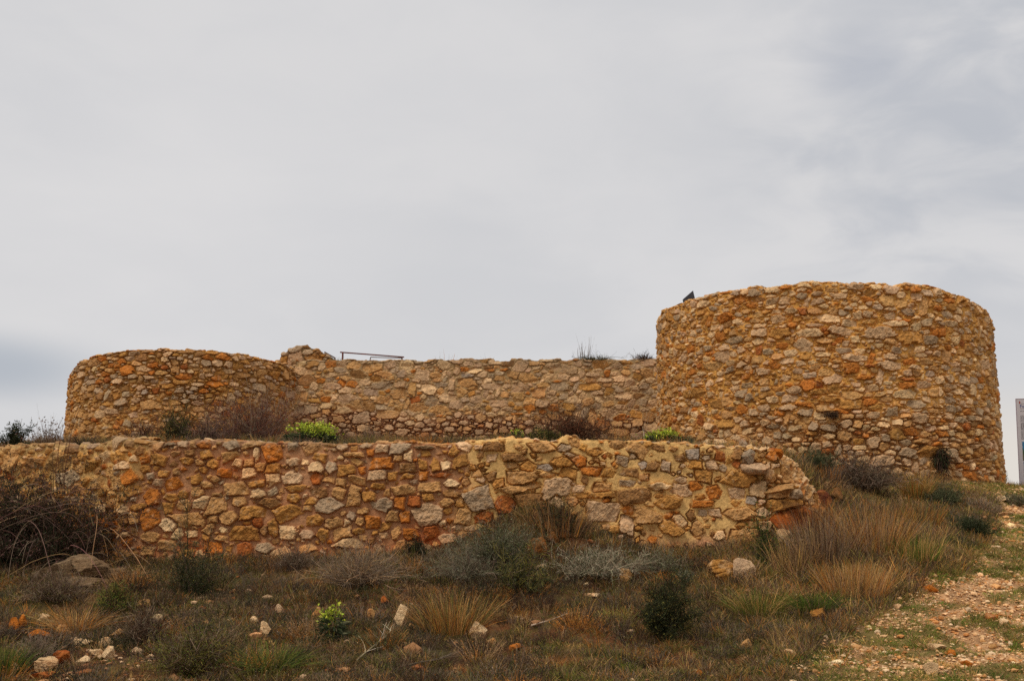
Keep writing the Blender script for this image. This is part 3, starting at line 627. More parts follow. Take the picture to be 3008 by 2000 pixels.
# ---- information board at the crest of the path
Ys = 22.3
bl, tl_ = at(2996.5, 1426, Ys), at(2989.5, 1172.5, Ys)
HB = tl_[2] - bl[2] ; WB = 1.25
board = empty('info_board', bl, label='tall white information board standing on the crest at the right edge', cat='information board')
board.rotation_euler = (0, math.atan2(bl[0] - tl_[0], HB) * -1 * .5, math.radians(-24))
M_BOARD = flat_mat('white_sheet', lin((196, 190, 192), 1) , rough=.5, vary=.04)
M_ALU = flat_mat('board_edge', lin((170, 150, 158), 1), rough=.45, metal=.4, vary=.05)
M_INK = flat_mat('grey_ink', lin((70, 70, 72), 1), vary=.1); M_BLUE = flat_mat('blue_ink', lin((24, 52, 128), 1), vary=.1); M_RED = flat_mat('red_ink', lin((150, 40, 24), 1), vary=.1)
boxes('panel', [((0, 0, 0), (WB, .03, HB))], M_BOARD, board)
boxes('frame', [((-.012, -.004, 0), (0, .036, HB)), ((WB, -.004, 0), (WB + .012, .036, HB)), ((-.012, -.004, HB), (WB + .012, .036, HB + .012))], M_ALU, board, .002)
boxes('post', [((.06, .03, -.5), (.12, .09, HB * .9))], M_ALU, board)
boxes('post', [((WB - .12, .03, -.5), (WB - .06, .09, HB * .9))], M_ALU, board)
px_m = Ys / F * 1.10
def bx(px): return max(0.01, (px - 2990) * px_m)
def bz(py): return HB - (py - 1172.5) * Ys / F
# emblem: a small red crowned shield
ex, ez = bx(2998.5), bz(1182); sh = [(0, -.028), (.012, -.018), (.014, .006), (.008, .012), (.010, .022), (.003, .018), (0, .030), (-.003, .018), (-.010, .022), (-.008, .012), (-.014, .006), (-.012, -.018)]
V = [(ex + a, -.004, ez + b) for a, b in sh] + [(ex + a, -.0005, ez + b) for a, b in sh]; n = len(sh)
o = mesh_obj('emblem', V, [[i, (i + 1) % n, n + (i + 1) % n, n + i] for i in range(n)], [[0, i + 1, i] for i in range(1, n - 1)], mat=M_RED, parent=board)
def text(s, x, z, size, mat, name, parent):
    cu = bpy.data.curves.new(name, 'FONT'); cu.body = s; cu.size = size; cu.extrude = .001
    tmp = bpy.data.objects.new('tmp', cu); link(tmp); me = bpy.data.meshes.new_from_object(tmp); bpy.data.objects.remove(tmp)
    o = bpy.data.objects.new(name, me); link(o); o.parent = parent; o.location = (x, -.003, z); o.rotation_euler = (math.pi / 2, 0, 0)
    me.materials.clear(); me.materials.append(mat); return o
text('Fortificación', bx(2998.2), bz(1197), .082, M_BLUE, 'heading', board)
rng = random.Random(4)
def lines(name, y0, y1, n, x0=2998.6, x1=WB - .06):
    V, Qs = [], []
    for i in range(n):
        z = bz(y0 + (y1 - y0) * i / max(1, n - 1)); x = bx(x0); end = x1 if i < n - 1 else x1 * .5
        while x < end:
            l = rng.uniform(.015, .05); box(V, Qs, (x, -.0025, z - .004), (min(x + l, end), -.0004, z + .004)); x += l + .009
    mesh_obj(name, V, Qs, mat=M_INK, parent=board)
lines('text_block', 1186, 1186, 1, 3001, .35); lines('text_block', 1200, 1200, 1, 2998.6, .5); lines('text_block', 1208, 1208, 1, 2998.6, .4)
lines('text_block', 1221, 1238, 6); lines('text_block', 1243, 1262, 8); lines('text_block', 1267, 1289, 8)
def photo_mat(name, c1_, c2_, c3_):
    m, n = mat_new(name); o = n.nodes.new('ShaderNodeOutputMaterial'); p = n.nodes.new('ShaderNodeBsdfPrincipled'); n.links.new(p.outputs[0], o.inputs[0]); p.inputs['Roughness'].default_value = .4
    t_ = n.nodes.new('ShaderNodeTexCoord'); z = n.nodes.new('ShaderNodeTexNoise'); z.inputs['Scale'].default_value = 5; z.inputs['Detail'].default_value = 6
    s = n.nodes.new('ShaderNodeSeparateXYZ'); n.links.new(t_.outputs['Generated'], s.inputs[0]); n.links.new(t_.outputs['Generated'], z.inputs[0])
    a = n.nodes.new('ShaderNodeMath'); a.operation = 'MULTIPLY_ADD'; n.links.new(z.outputs[0], a.inputs[0]); a.inputs[1].default_value = .6; n.links.new(s.outputs[2], a.inputs[2])
    r = n.nodes.new('ShaderNodeValToRGB'); r.color_ramp.elements[0].position = .35; r.color_ramp.elements[0].color = (*lin(c1_, 1), 1); r.color_ramp.elements[1].position = 1.0; r.color_ramp.elements[1].color = (*lin(c3_, 1), 1)
    e = r.color_ramp.elements.new(.8); e.color = (*lin(c2_, 1), 1); n.links.new(a.outputs[0], r.inputs[0]); n.links.new(r.outputs[0], p.inputs[0]); return m
o = boxes('picture', [((bx(3000), -.004, bz(1352)), (WB - .08, -.0003, bz(1297)))], photo_mat('aerial_picture', (96, 84, 62), (58, 84, 50), (44, 110, 150)), board, .0005)
o = boxes('picture', [((bx(3001.3), -.004, bz(1408)), (WB - .08, -.0003, bz(1373)))], photo_mat('hill_picture', (44, 40, 44), (60, 56, 70), (70, 84, 120)), board, .0005)
o = boxes('picture', [((bx(3001), -.004, bz(1370)), (WB - .08, -.0003, bz(1355)))], photo_mat('sky_picture', (120, 130, 150), (150, 160, 176), (90, 110, 140)), board, .0005)

# ================================================================== loose rocks
import bmesh
def ico(sub):
    bm = bmesh.new(); bmesh.ops.create_icosphere(bm, subdivisions=sub, radius=1); bm.verts.ensure_lookup_table()
    V = np.array([v.co[:] for v in bm.verts]); T = np.array([[v.index for v in f.verts] for f in bm.faces]); bm.free(); return V, T
ICO4, ICO1 = ico(5), ico(1)
def rock_geo(w_, d_, h_, seed, strata=0):
    rng = np.random.default_rng(seed); V, T = ICO4; V = V.copy()
    k = rng.integers(9, 15); n = rng.normal(size=(k, 3)); n /= np.linalg.norm(n, axis=1)[:, None]; dd = rng.uniform(.62, 1, k)
    q = V @ n.T; r = np.where(q > .05, dd / np.maximum(q, .05), 9).min(1); r = np.minimum(r, 1.35)
    P = V * r[:, None]; P *= 1 + .06 * fbm(V[:, 0] * 2.5 + seed, V[:, 1] * 2.5 + V[:, 2] * 2.1, seed, 3)[:, None]
    if strata:
        lay = P[:, 2] * strata; fr = lay - np.floor(lay)
        st = hsh(np.floor(lay), np.zeros(len(P)), seed)
        P[:, :2] *= (1 - .16 * (st * (1 - .5 * fr) + .8 * sstep(.75, 1, fr)) - .10 * fbm(V[:, 0] * 3, lay * 1.2, seed + 2, 3))[:, None]
    P = P * np.array([w_ / 2, d_ / 2, h_ / 2]) / np.array([1.05, 1.05, 1.0])
    sc = min(w_, h_); fq = 9 / max(w_, .12)
    P += V * (sc * .040 * fbm(P[:, 0] * fq * 2 + seed, P[:, 2] * fq * 2 + P[:, 1] * fq, seed + 1, 4, .6))[:, None]
    return P, T
def rock(label, cn, px, py, w_, h_, seed, name='rock', Y=None, strata=0, tilt=0, dep=.8, mixc=None, group=None, cat='rock', sink=.18):
    """px,py = middle of the rock in the photo, w,h its size there"""
    yb = py + h_ * .42
    p = hit(px, yb) if Y is None else np.array([xat(px, Y, yb), Y, float(ground(xat(px, Y, yb), Y))])
    if Y is not None and abs(zat(px, yb, Y) - p[2]) > .12: p[2] = zat(px, yb, Y)
    s = p[1] / F; wm, hm = w_ * s, h_ * s * 1.06
    rg = np.random.default_rng(seed + 7)
    P, T = rock_geo(wm, max(wm, hm) * dep, hm * (1 + sink), seed, strata)
    c = lin(PAL[cn] if isinstance(cn, str) else cn); c2 = lin(PAL[mixc]) if mixc else lin((186, 116, 56))
    m = sstep(-.05, .45, fbm(P[:, 0] * 14 + seed, P[:, 2] * 14 + P[:, 1] * 9, seed, 4))[:, None]
    col = (c * (1 - .40 * m) + c2 * .40 * m) * (1 + .22 * fbm(P[:, 0] * 40, P[:, 2] * 40 + P[:, 1] * 31, seed + 3, 3))[:, None]
    o = mesh_obj(name, P, T=T, col=col, mat=M_ROCK)
    o.location = (p[0], p[1] + wm * dep * .3, p[2] + hm * (.5 - sink * .5)); o.rotation_euler = (rg.normal(0, .08), tilt, rg.uniform(-.3, .3))
    return tag(o, label, cat, group)
RK = [
 ('orange lump at the left edge, left of its round twin', 'orange', 36, 1843, 34, 32, {}),
 ('round orange lump just right of another at the left edge', 'orange', 62, 1832, 30, 30, {}),
 ('pale slanted slab near the two orange lumps', 'pale', 122, 1826, 42, 22, dict(tilt=-.5)),
 ('tan block behind the pale slanted slab', 'tan', 182, 1857, 36, 36, {}),
 ('flat orange-brown stone between the orange lumps and a tan block', 'orange', 115, 1869, 62, 22, {}),
 ('dark rust-red boulder in the lower left rubble', 'rust', 168, 1936, 46, 46, {}),
 ('pinkish pale slab beside the dark rust-red boulder', 'pale', 129, 1958, 72, 38, dict(strata=3)),
 ('small cream rock in the lower left, right of the rust-red boulder', 'cream', 239, 1948, 36, 24, {}),
 ('long pale rock in the lower left rubble', 'pale', 277, 1921, 52, 24, dict(strata=3)),
 ('cream lump at the right end of a long pale rock', 'cream', 315, 1924, 36, 30, {}),
 ('pale rock lying uphill of the long pale rock', 'pale', 308, 1893, 34, 24, {}),
 ('small reddish tan rock at the upper edge of the left rubble', 'tan', 344, 1870, 44, 30, dict(mixc='rust')),
 ('thin pale slab at the upper left of the rubble patch', 'pale', 235, 1888, 56, 16, {}),
 ('small dull pink stone in the bottom left corner', 'pinkgrey', 36, 1972, 28, 26, {}),
 ('flat rust stone by the bottom edge, under the pinkish slab', 'rust', 120, 1987, 64, 22, {}),
 ('tan cube-like rock on the slope, left of the lime sprig', 'pale', 779, 1852, 36, 32, {}),
 ('small pale rock uphill of the tan cube-like one', 'pale', 748, 1824, 28, 16, {}),
 ('small grey rock left of the lime sprig', 'pinkgrey', 820, 1795, 26, 22, {}),
 ('small tan rock touching the lime sprig', 'tan', 928, 1807, 30, 26, {}),
 ('tan rock half hidden in dry twigs, uphill on the left', 'tan', 423, 1778, 38, 20, {}),
 ('small cream rock in dry twigs below its tan neighbour', 'cream', 459, 1818, 26, 20, {}),
 ('thick orange-brown stone stacked against the corner of the low wall', 'orange', 306, 1549, 64, 42, dict(Y=14.1, name='stacked_stone')),
 ('thin orange stone under the bramble, left of the wall corner', 'orange', 268, 1524, 48, 20, dict(Y=14.2, name='stacked_stone')),
 ('small brown stone topmost of those wedged at the wall corner', 'brown', 322, 1492, 32, 20, dict(Y=14.05, name='stacked_stone')),
 ('dull brown stone wedged between two at the wall corner', 'tan', 318, 1520, 40, 22, dict(Y=14.1, name='stacked_stone')),
 ('tall cream rock standing alone on the slope', 'cream', 1178, 1817, 50, 64, dict(dep=.6, mixc='tan')),
 ('cream block with squared faces, right of the tall standing rock', 'cream', 1402, 1861, 48, 46, {}),
 ('orange-brown boulder below the grey shrubs near the wall', 'brown', 1570, 1616, 62, 58, dict(mixc='orange')),
 ('long brown stone leaning on another below the grassy heap', 'brown', 1644, 1567, 82, 42, dict(tilt=.65, mixc='orange')),
 ('brown stone that props the long leaning stone', 'brown', 1622, 1588, 46, 34, dict(mixc='orange')),
 ('small round rust-red stone on the slope', 'rust', 1131, 1770, 28, 22, {}),
 ('dull tan rock under the sparse juniper', 'tan', 1572, 1702, 46, 30, {}),
 ('round tan rock in grey sage, right of the juniper', 'tan', 1839, 1700, 42, 34, {}),
 ('long thin pale slab on bare soil', 'cream', 1744, 1751, 46, 12, {}),
 ('small tan lump uphill of the tall standing rock', 'tan', 1087, 1812, 26, 26, {}),
 ('small brown rock at the foot of the tall standing rock', 'tan', 1207, 1844, 24, 18, {}),
 ('tiny cream stone on bare soil between sage shrubs', 'cream', 1722, 1721, 18, 12, {}),
 ('flat orange stone in the twigs, lower centre', 'orange', 1510, 1905, 38, 20, {}),
 ('dull stone right beside the squared cream block', 'tan', 1440, 1890, 28, 18, {}),
 ('jagged orange-tan rock leaning on a pale pyramid', 'ochre', 2130, 1684, 82, 58, dict(strata=3, mixc='cream', tilt=-.25)),
 ('pale pyramid-shaped rock right of the jagged one', 'pinkgrey', 2192, 1681, 60, 56, dict(mixc='cream')),
 ('pale orange rock below the broken wall end', 'pale', 2303, 1586, 48, 36, dict(mixc='orange')),
 ('long pale stone lying right of the pale orange rock', 'cream', 2343, 1590, 46, 14, {}),
 ('small tan rock just under the wall end overhang', 'tan', 2297, 1560, 22, 18, {}),
 ('upright brown stone in heather beside the wall end', 'brown', 2463, 1458, 34, 46, {}),
 ('dark red-brown stump of stone against the wall end', (104, 56, 34), 2418, 1485, 50, 50, {}),
 ('small pale rock in tall grass right of the dark red stump', 'pale', 2468, 1534, 24, 18, {}),
 ('yellowish pitted rock with moss in the grass', 'ochre', 2405, 1810, 44, 30, {}),
 ('pale orange stone flush in turf, lower right of centre', 'pale', 2322, 1920, 46, 18, dict(mixc='orange')),
 ('dull tan stone in turf, left of a pale orange one', 'tan', 2193, 1897, 44, 22, {}),
 ('small orange stone at the bottom edge, centre right', 'orange', 2058, 1980, 20, 16, {}),
 ('flat orange stone on the turf by the path', 'orange', 2739, 1731, 38, 16, {}),
 ('pinkish flat stone on the gravel path', 'orange', 2922, 1814, 38, 18, dict(mixc='pinkgrey')),
 ('grey-white stone next to the pinkish one on the path', 'cream', 2951, 1826, 28, 18, {}),
 ('big pale orange rock at the bottom of the path', 'pale', 2739, 1972, 50, 28, dict(mixc='orange')),
 ('small orange rock right of the big pale one on the path', 'orange', 2843, 1951, 32, 16, {}),
 ('slanted tan rock on the right half of the path', 'tan', 2918, 1901, 28, 14, dict(tilt=-.4)),
 ('reddish rock in the row across the path', 'orange', 2797, 1918, 34, 16, {}),
 ('tan rock left of the reddish one in the row across the path', 'pale', 2755, 1902, 44, 14, {}),
 ('small rock right of the reddish one in the row across the path', 'tan', 2826, 1912, 24, 14, {}),
 ('pale flat rock near the crest, below the info board', 'cream', 2947, 1468, 50, 14, {}),
 ('long thin pale rock downhill from the crest', 'pale', 2958, 1510, 66, 10, {}),
 ('pale flat stone at the foot of the right tower', 'pale', 2650, 1407, 44, 12, {}),
 ('grey flat stone outside the broken wall end', 'pinkgrey', 2380, 1440, 46, 16, dict(Y=14.5)),
 ('grey angular block jutting from the top of the broken wall end', 'grey', 2200, 1345, 38, 34, dict(Y=13.93, sink=0, name='loose_block')),
 ('long grey block just under the angular one at the broken wall end', 'pinkgrey', 2225, 1376, 72, 32, dict(Y=13.92, sink=0, name='loose_block')),
 ('orange-red block on the crumbling shoulder of the front wall', 'orange', 2275, 1336, 44, 32, dict(Y=14.1, sink=0, name='loose_block', mixc='rust')),
 ('tan slab sticking out halfway down the crumbling wall end', 'tan', 2292, 1446, 76, 34, dict(Y=13.95, sink=0, name='loose_block')),
 ('brown flat slab low on the broken wall end, above the rust boulder', 'brown', 2312, 1484, 100, 26, dict(Y=13.98, sink=0, name='loose_block', mixc='ochre')),
 ('rust-red boulder at the very foot of the broken wall end', 'rust', 2325, 1522, 104, 56, dict(Y=13.95, sink=.1, name='loose_block', mixc='orange')),
 ('small grey head-sized stone on the front wall top before its broken end', 'grey', 2186, 1308, 30, 26, dict(Y=14.12, sink=0, name='loose_block')),
 ('pale block in the middle of the crumbling slope of the wall end', 'pale', 2262, 1402, 34, 30, dict(Y=13.96, sink=0, name='loose_block')),
 ('pale crusty stone below the grey flat one at the wall end', 'cream', 2392, 1468, 34, 18, dict(Y=14.4)),
]
for i, (lb, cn, px, py, w_, h_, kw) in enumerate(RK): rock(lb, cn, px, py, w_, h_, 300 + i * 13, **kw)

def outcrop():
    c = hit(218, 1712); s = c[1] / F; root = empty('outcrop', c, label='broad layered grey-brown outcrop on the slope below the bramble', cat='rock')
    for k, (dx, dz, w_, h_, rz, sd) in enumerate([(-30, 26, 150, 52, .2, 1), (20, 48, 120, 40, -.15, 2), (52, 22, 150, 26, .1, 3), (10, 4, 190, 30, 0, 4), (70, 2, 90, 22, -.2, 5)]):
        P, T_ = rock_geo(w_ * s * 1.1, w_ * s * .62, h_ * s * 1.3, 700 + sd, strata=2 if k % 2 else 0)
        m = sstep(-.1, .4, fbm(P[:, 0] * 9, P[:, 2] * 22, sd, 4))[:, None]; col = (lin((120, 94, 66)) * (1 - .5 * m) + lin((156, 132, 102)) * .5 * m) * (1 + .25 * fbm(P[:, 0] * 30, P[:, 2] * 50, sd + 9, 3))[:, None]
        o = mesh_obj('rock_layer', P, T=T_, col=col, mat=M_ROCK, parent=root); o.location = (dx * s, .12 + .05 * k * (-1) ** k, dz * s); o.rotation_euler = (.05, -.12 + .05 * k, rz)
outcrop()
# ================================================================== plants
G = dict(straw=(186, 146, 86), orange=(170, 112, 50), tan=(160, 126, 88), mauve=(124, 106, 86), greyb=(110, 92, 76), purple=(98, 70, 62), sage=(124, 120, 96), sage2=(100, 98, 68), olive=(118, 108, 50),
         green=(84, 104, 32), grass=(112, 120, 44), dark=(46, 50, 30), dark2=(58, 62, 38), brown=(86, 62, 44), dbrown=(58, 44, 34), lime=(168, 182, 54), yel=(188, 184, 74), hell=(56, 64, 38), bark=(92, 76, 62), redb=(104, 62, 42), pale=(184, 166, 138))
def gcol(rng, names, n, ill=.85):
    a = np.array([lin(G[k], ill) for k in names])[rng.integers(0, len(names), n)]
    return a * np.exp(rng.normal(0, .22, n))[:, None] * (1 + rng.normal(0, .05, (n, 3)))
class Geo:
    def __init__(s): s.V, s.Q, s.T, s.C, s.n = [], [], [], [], 0
    def add(s, V, Q, C):
        s.V.append(V.reshape(-1, 3)); s.Q.append(Q.reshape(-1, 4) + s.n); s.C.append(C.reshape(-1, 3)); s.n += len(s.V[-1])
    def ribbons(s, P, W, C, rng):
        N, K = P.shape[:2]
        if N == 0: return
        t = P[:, -1] - P[:, 0]; t /= np.linalg.norm(t, axis=1)[:, None] + 1e-9
        r = rng.normal(size=(N, 3)); sd = np.cross(t, r); sd /= np.linalg.norm(sd, axis=1)[:, None] + 1e-9
        W = np.broadcast_to(W, (N, K))
        o = sd[:, None] * W[..., None] / 2
        V = np.stack([P - o, P + o], 2)
        I = np.arange(N * K * 2).reshape(N, K, 2)
        Q = np.stack([I[:, :-1, 0], I[:, :-1, 1], I[:, 1:, 1], I[:, 1:, 0]], -1)
        s.add(V, Q, np.repeat(C[:, None], K * 2, 1) if C.ndim == 2 else np.repeat(C, 2, 1))
    def tubes(s, P, W, C, rng, m=4):
        N, K = P.shape[:2]
        if N == 0: return
        t = P[:, -1] - P[:, 0]; t /= np.linalg.norm(t, axis=1)[:, None] + 1e-9
        a = np.cross(t, rng.normal(size=(N, 3))); a /= np.linalg.norm(a, axis=1)[:, None] + 1e-9; b = np.cross(t, a)
        an = np.arange(m) * 2 * math.pi / m; W = np.broadcast_to(W, (N, K))
        o = (a[:, None, None] * np.cos(an)[None, None, :, None] + b[:, None, None] * np.sin(an)[None, None, :, None]) * W[..., None, None] / 2
        V = P[:, :, None] + o; I = np.arange(N * K * m).reshape(N, K, m); J = np.roll(I, -1, 2)
        Q = np.stack([I[:, :-1], J[:, :-1], J[:, 1:], I[:, 1:]], -1)
        s.add(V, Q, np.repeat(C[:, None], K * m, 1))
    def leaves(s, P, D, Ln, Wd_, C, rng):
        N = len(P)
        if N == 0: return
        D = D / (np.linalg.norm(D, axis=1)[:, None] + 1e-9); sd = np.cross(D, rng.normal(size=(N, 3))); sd /= np.linalg.norm(sd, axis=1)[:, None] + 1e-9
        Ln = np.broadcast_to(Ln, (N,))[:, None]; Wd_ = np.broadcast_to(Wd_, (N,))[:, None]; m = P + D * Ln * .45
        V = np.stack([P, m + sd * Wd_ / 2, P + D * Ln, m - sd * Wd_ / 2], 1); I = np.arange(N * 4).reshape(N, 4)
        s.add(V, I, np.repeat(C[:, None], 4, 1))
    def build(s, name, mat, parent=None):
        return mesh_obj(name, np.concatenate(s.V), np.concatenate(s.Q), col=np.concatenate(s.C), mat=mat, parent=parent)
def rdir(rng, n, up=0.0):
    d = rng.normal(size=(n, 3)); d[:, 2] += up; return d / np.linalg.norm(d, axis=1)[:, None]
def curves(P0, D, Ln, K, bend, rng, jit=.0):
    t = np.linspace(0, 1, K)[None, :, None]; Ln = np.asarray(Ln)[:, None, None]
    P = P0[:, None] + D[:, None] * Ln * t + bend[:, None] * Ln * t ** 2
    if jit: P = P + np.cumsum(rng.normal(0, 1, P.shape) * (t > 0), 1) * jit * Ln / K
    return P
def on(P, rng, n, lo=.2, hi=1.0):
    """n random points along the polylines, with the tangent there"""
    N, K = P.shape[:2]; i = rng.integers(0, N, n); f = rng.uniform(lo, hi, n) * (K - 1) * .999; k = f.astype(int); f = (f - k)[:, None]
    a, b = P[i, k], P[i, k + 1]; d = b - a; return a + d * f, d / (np.linalg.norm(d, axis=1)[:, None] + 1e-9), i
def tuft_geo(g, rng, n, h, r, cols, spread=.35, wid=.006, droop=.25, base=(0, 0, 0), K=4):
    a = rng.uniform(0, 6.28, n); q = np.sqrt(rng.uniform(0, 1, n)); P0 = np.stack([np.cos(a) * q * r * .5, np.sin(a) * q * r * .5, np.full(n, -.02)], -1) + np.array(base)
    o = np.stack([np.cos(a), np.sin(a), np.zeros(n)], -1) * (q * spread)[:, None] * rng.uniform(.3, 1.4, (n, 1))
    D = o + np.array([0, 0, 1.]) + rng.normal(0, .10, (n, 3)); D /= np.linalg.norm(D, axis=1)[:, None]
    L_ = h * rng.uniform(.45, 1.08, n)
    bend = o * droop * 1.6 - np.array([0, 0, 1.]) * (droop * rng.uniform(.1, 1, (n, 1))) + rng.normal(0, .05, (n, 3))
    P = curves(P0, D, L_, K, bend, rng, .05)
    W = wid * np.linspace(1, .25, K)[None] * rng.uniform(.7, 1.3, (n, 1)); g.ribbons(P, W, gcol(rng, cols, n), rng)
    return P
def grass_tuft(seed, h, r, n, cols, **k):
    g = Geo(); rng = np.random.default_rng(seed); P = tuft_geo(g, rng, n, h, r, cols, **k)
    return [('blades', g, M_LEAF)]
def bush(seed, w_, h, n0, n1, n2, cols, leaf=None, nleaf=0, lsize=(.012, .02), lcols=None, up=.5, wid=(.012, .006, .0035), wild=.12, dep=1.0, asym=0, density_low=0.0, shoots=0, dots=None, ndots=0):
    """branching shrub filling a dome; level 0 limbs, level 1 branches, level 2 twiglets, then leaves"""
    rng = np.random.default_rng(seed); g = Geo()
    a = rng.uniform(0, 6.28, n0); q = rng.uniform(0, 1, n0) ** .55; el = rng.uniform(.0, 1, n0)
    rad = np.sqrt(np.clip(1 - el ** 2, .03, 1)) * q
    tgt = np.stack([np.cos(a) * rad * w_ / 2 + asym * w_ * el * .3, np.sin(a) * rad * w_ / 2 * dep, h * (el * .85 + .08)], -1) * rng.uniform(.58, 1.26, (n0, 1))
    P0 = np.stack([np.cos(a) * rad * w_ * .10, np.sin(a) * rad * w_ * .10, np.full(n0, -.04)], -1) + rng.normal(0, w_ * .02, (n0, 3)) * np.array([1, 1, 0])
    v = tgt - P0; L0 = np.linalg.norm(v, axis=1); D = v / L0[:, None]
    D1 = D + np.array([0, 0, up]); D1 /= np.linalg.norm(D1, axis=1)[:, None]
    A = curves(P0, D1, L0, 6, D - D1, rng, wild)
    g.tubes(A, wid[0] * np.linspace(1, .35, 6)[None], gcol(rng, cols, n0), rng, 4)
    p, t, i = on(A, rng, n1, .25, 1); L1 = L0[i] * rng.uniform(.18, .45, n1)
    d = t * .7 + rdir(rng, n1, .35) * .9; d /= np.linalg.norm(d, axis=1)[:, None]
    B = curves(p, d, L1, 5, np.tile([0, 0, .15], (n1, 1)) + rng.normal(0, .2, (n1, 3)), rng, wild); g.ribbons(B, wid[1] * np.linspace(1, .4, 5)[None], gcol(rng, cols, n1), rng)
    src = B
    if n2:
        p, t, i = on(B, rng, n2, .15, 1); L2 = L1[i] * rng.uniform(.25, .6, n2); d = t * .6 + rdir(rng, n2, .35); d /= np.linalg.norm(d, axis=1)[:, None]
        Cc = curves(p, d, L2, 4, rng.normal(0, .25, (n2, 3)), rng, wild); g.ribbons(Cc, wid[2] * np.linspace(1, .5, 4)[None], gcol(rng, cols, n2), rng); src = Cc
    if shoots:
        a = rng.uniform(0, 6.28, shoots); P0 = np.stack([np.cos(a) * w_ * .3 * rng.uniform(0, 1, shoots), np.sin(a) * w_ * .2, np.full(shoots, h * .3)], -1)
        S_ = curves(P0, rdir(rng, shoots, 3.2), h * rng.uniform(.7, 1.25, shoots), 6, rng.normal(0, .12, (shoots, 3)), rng, .06); g.ribbons(S_, .005 * np.linspace(1, .5, 6)[None], gcol(rng, cols, shoots), rng)
        p, t, i = on(S_, rng, shoots * 3, .4, 1); n_ = shoots * 3; X_ = curves(p, rdir(rng, n_, 1.2), h * rng.uniform(.08, .3, n_), 4, rng.normal(0, .15, (n_, 3)), rng, .08); g.ribbons(X_, .0035 * np.ones((1, 4)), gcol(rng, cols, n_), rng)
    out = [('stems', g, M_TWIG)]
    if nleaf:
        lg = Geo(); k = nleaf * 2 // 3; p, t, i = on(src, rng, k, .1, 1); lg.leaves(p, t * .6 + rdir(rng, k, .5), rng.uniform(*lsize, k), rng.uniform(*lsize, k) * (leaf or .45), gcol(rng, lcols, k), rng)
        k = nleaf - k; p, t, i = on(B, rng, k, .3, 1); lg.leaves(p + rng.normal(0, .01, (k, 3)), rdir(rng, k, .5), rng.uniform(*lsize, k), rng.uniform(*lsize, k) * (leaf or .45), gcol(rng, lcols, k), rng)
        out.append(('foliage', lg, M_LEAF))
    if ndots:
        lg = Geo(); k = ndots; i = rng.integers(0, len(A), k); p = A[i, -1] + rng.normal(0, .02, (k, 3)) + np.array([0, 0, .03])
        for _ in range(3): lg.leaves(p, rdir(rng, k, .6), .022, .018, gcol(rng, dots, k), rng)
        out.append(('dried_blossoms', lg, M_LEAF))
    return out
def hellebore(seed, w_, h, heads, dark=True, stemmed=False):
    rng = np.random.default_rng(seed); st, fl, lf = Geo(), Geo(), Geo()
    a = rng.uniform(0, 6.28, heads); q = np.sqrt(rng.uniform(0, 1, heads)); base = np.stack([np.cos(a) * q * w_ * .15, np.sin(a) * q * w_ * .12, np.zeros(heads)], -1)
    tip = np.stack([np.cos(a) * q * w_ * .45, np.sin(a) * q * w_ * .35, h * rng.uniform(.62, 1, heads) * (1 - .25 * q)], -1)
    v = tip - base; L_ = np.linalg.norm(v, axis=1); S_ = curves(base, v / L_[:, None], L_, 5, np.zeros((heads, 3)), rng, .05); st.tubes(S_, .010 * np.linspace(1, .6, 5)[None], gcol(rng, ['grass', 'olive'], heads), rng, 4)
    nb = 42
    for i in range(heads):                                          # nodding cups and bracts in a loose cluster
        c = S_[i, -1]; k = nb; p = c + rng.normal(0, 1, (k, 3)) * np.array([.045, .045, .032]) * (1.0 if not stemmed else .9) - (np.array([0, 0, 1]) * rng.uniform(0, (.05 if not stemmed else .28) * h, (k, 1)))
        fl.leaves(p, rdir(rng, k, .15), rng.uniform(.026, .046, k), rng.uniform(.018, .03, k), gcol(rng, ['lime', 'yel', 'lime', 'grass'], k, .95), rng)
    nl = int(heads * 60); a = rng.uniform(0, 6.28, nl); q = rng.uniform(.1, 1, nl); p = np.stack([np.cos(a) * q * w_ * .45, np.sin(a) * q * w_ * .38, h * rng.uniform(.02, .58, nl) * (1 - .35 * q)], -1)
    d = np.stack([np.cos(a), np.sin(a), rng.normal(.1, .4, nl)], -1); lf.leaves(p, d, rng.uniform(.06, .12, nl), .020, gcol(rng, ['hell', 'hell', 'dark2', 'sage2'], nl), rng)
    return [('stems', st, M_TWIG), ('blossoms', fl, M_LEAF), ('foliage', lf, M_LEAF)]
def plant(name, cat, label, parts, px, py, Y=None, group=None, z=None, rot=0, tilt=0):
    """px,py = where the plant meets the ground in the photo"""
    p = hit(px, py) if Y is None else np.array([xat(px, Y, py), Y, 0.])
    if Y is not None: p[2] = float(ground(p[0], Y)) if z is None else z
    if len(parts) == 1:
        n, g, m = parts[0]; o = g.build(name, m); o.location = p; o.rotation_euler = (0, tilt, rot); return tag(o, label, cat, group)
    root = empty(name, p, label=label, cat=cat, group=group)
    root.rotation_euler = (0, tilt, rot)
    for n, g, m in parts: g.build(n, m, root)
    return root
def sz(px, py, w_, h_, Y=None):
    y = hit(px, py)[1] if Y is None else Y; return w_ * y / F, h_ * y / F
def B(name, cat, label, px, py, w_, h_, seed, Y=None, z=None, **k):
    W_, H_ = sz(px, py, w_ * 1.35, h_ * .84, Y); return plant(name, cat, label, bush(seed, W_, H_, **k), px, py, Y, z=z)
def T(label, px, py, w_, h_, seed, n, cols, Y=None, z=None, name='grass_tuft', cat='grass tuft', **k):
    W_, H_ = sz(px, py, w_, h_, Y); return plant(name, cat, label, grass_tuft(seed, H_ * 1.1, W_ * .95, n, cols, **k), px, py, Y, z=z)
TW = dict(n0=60, n1=700, n2=2600)
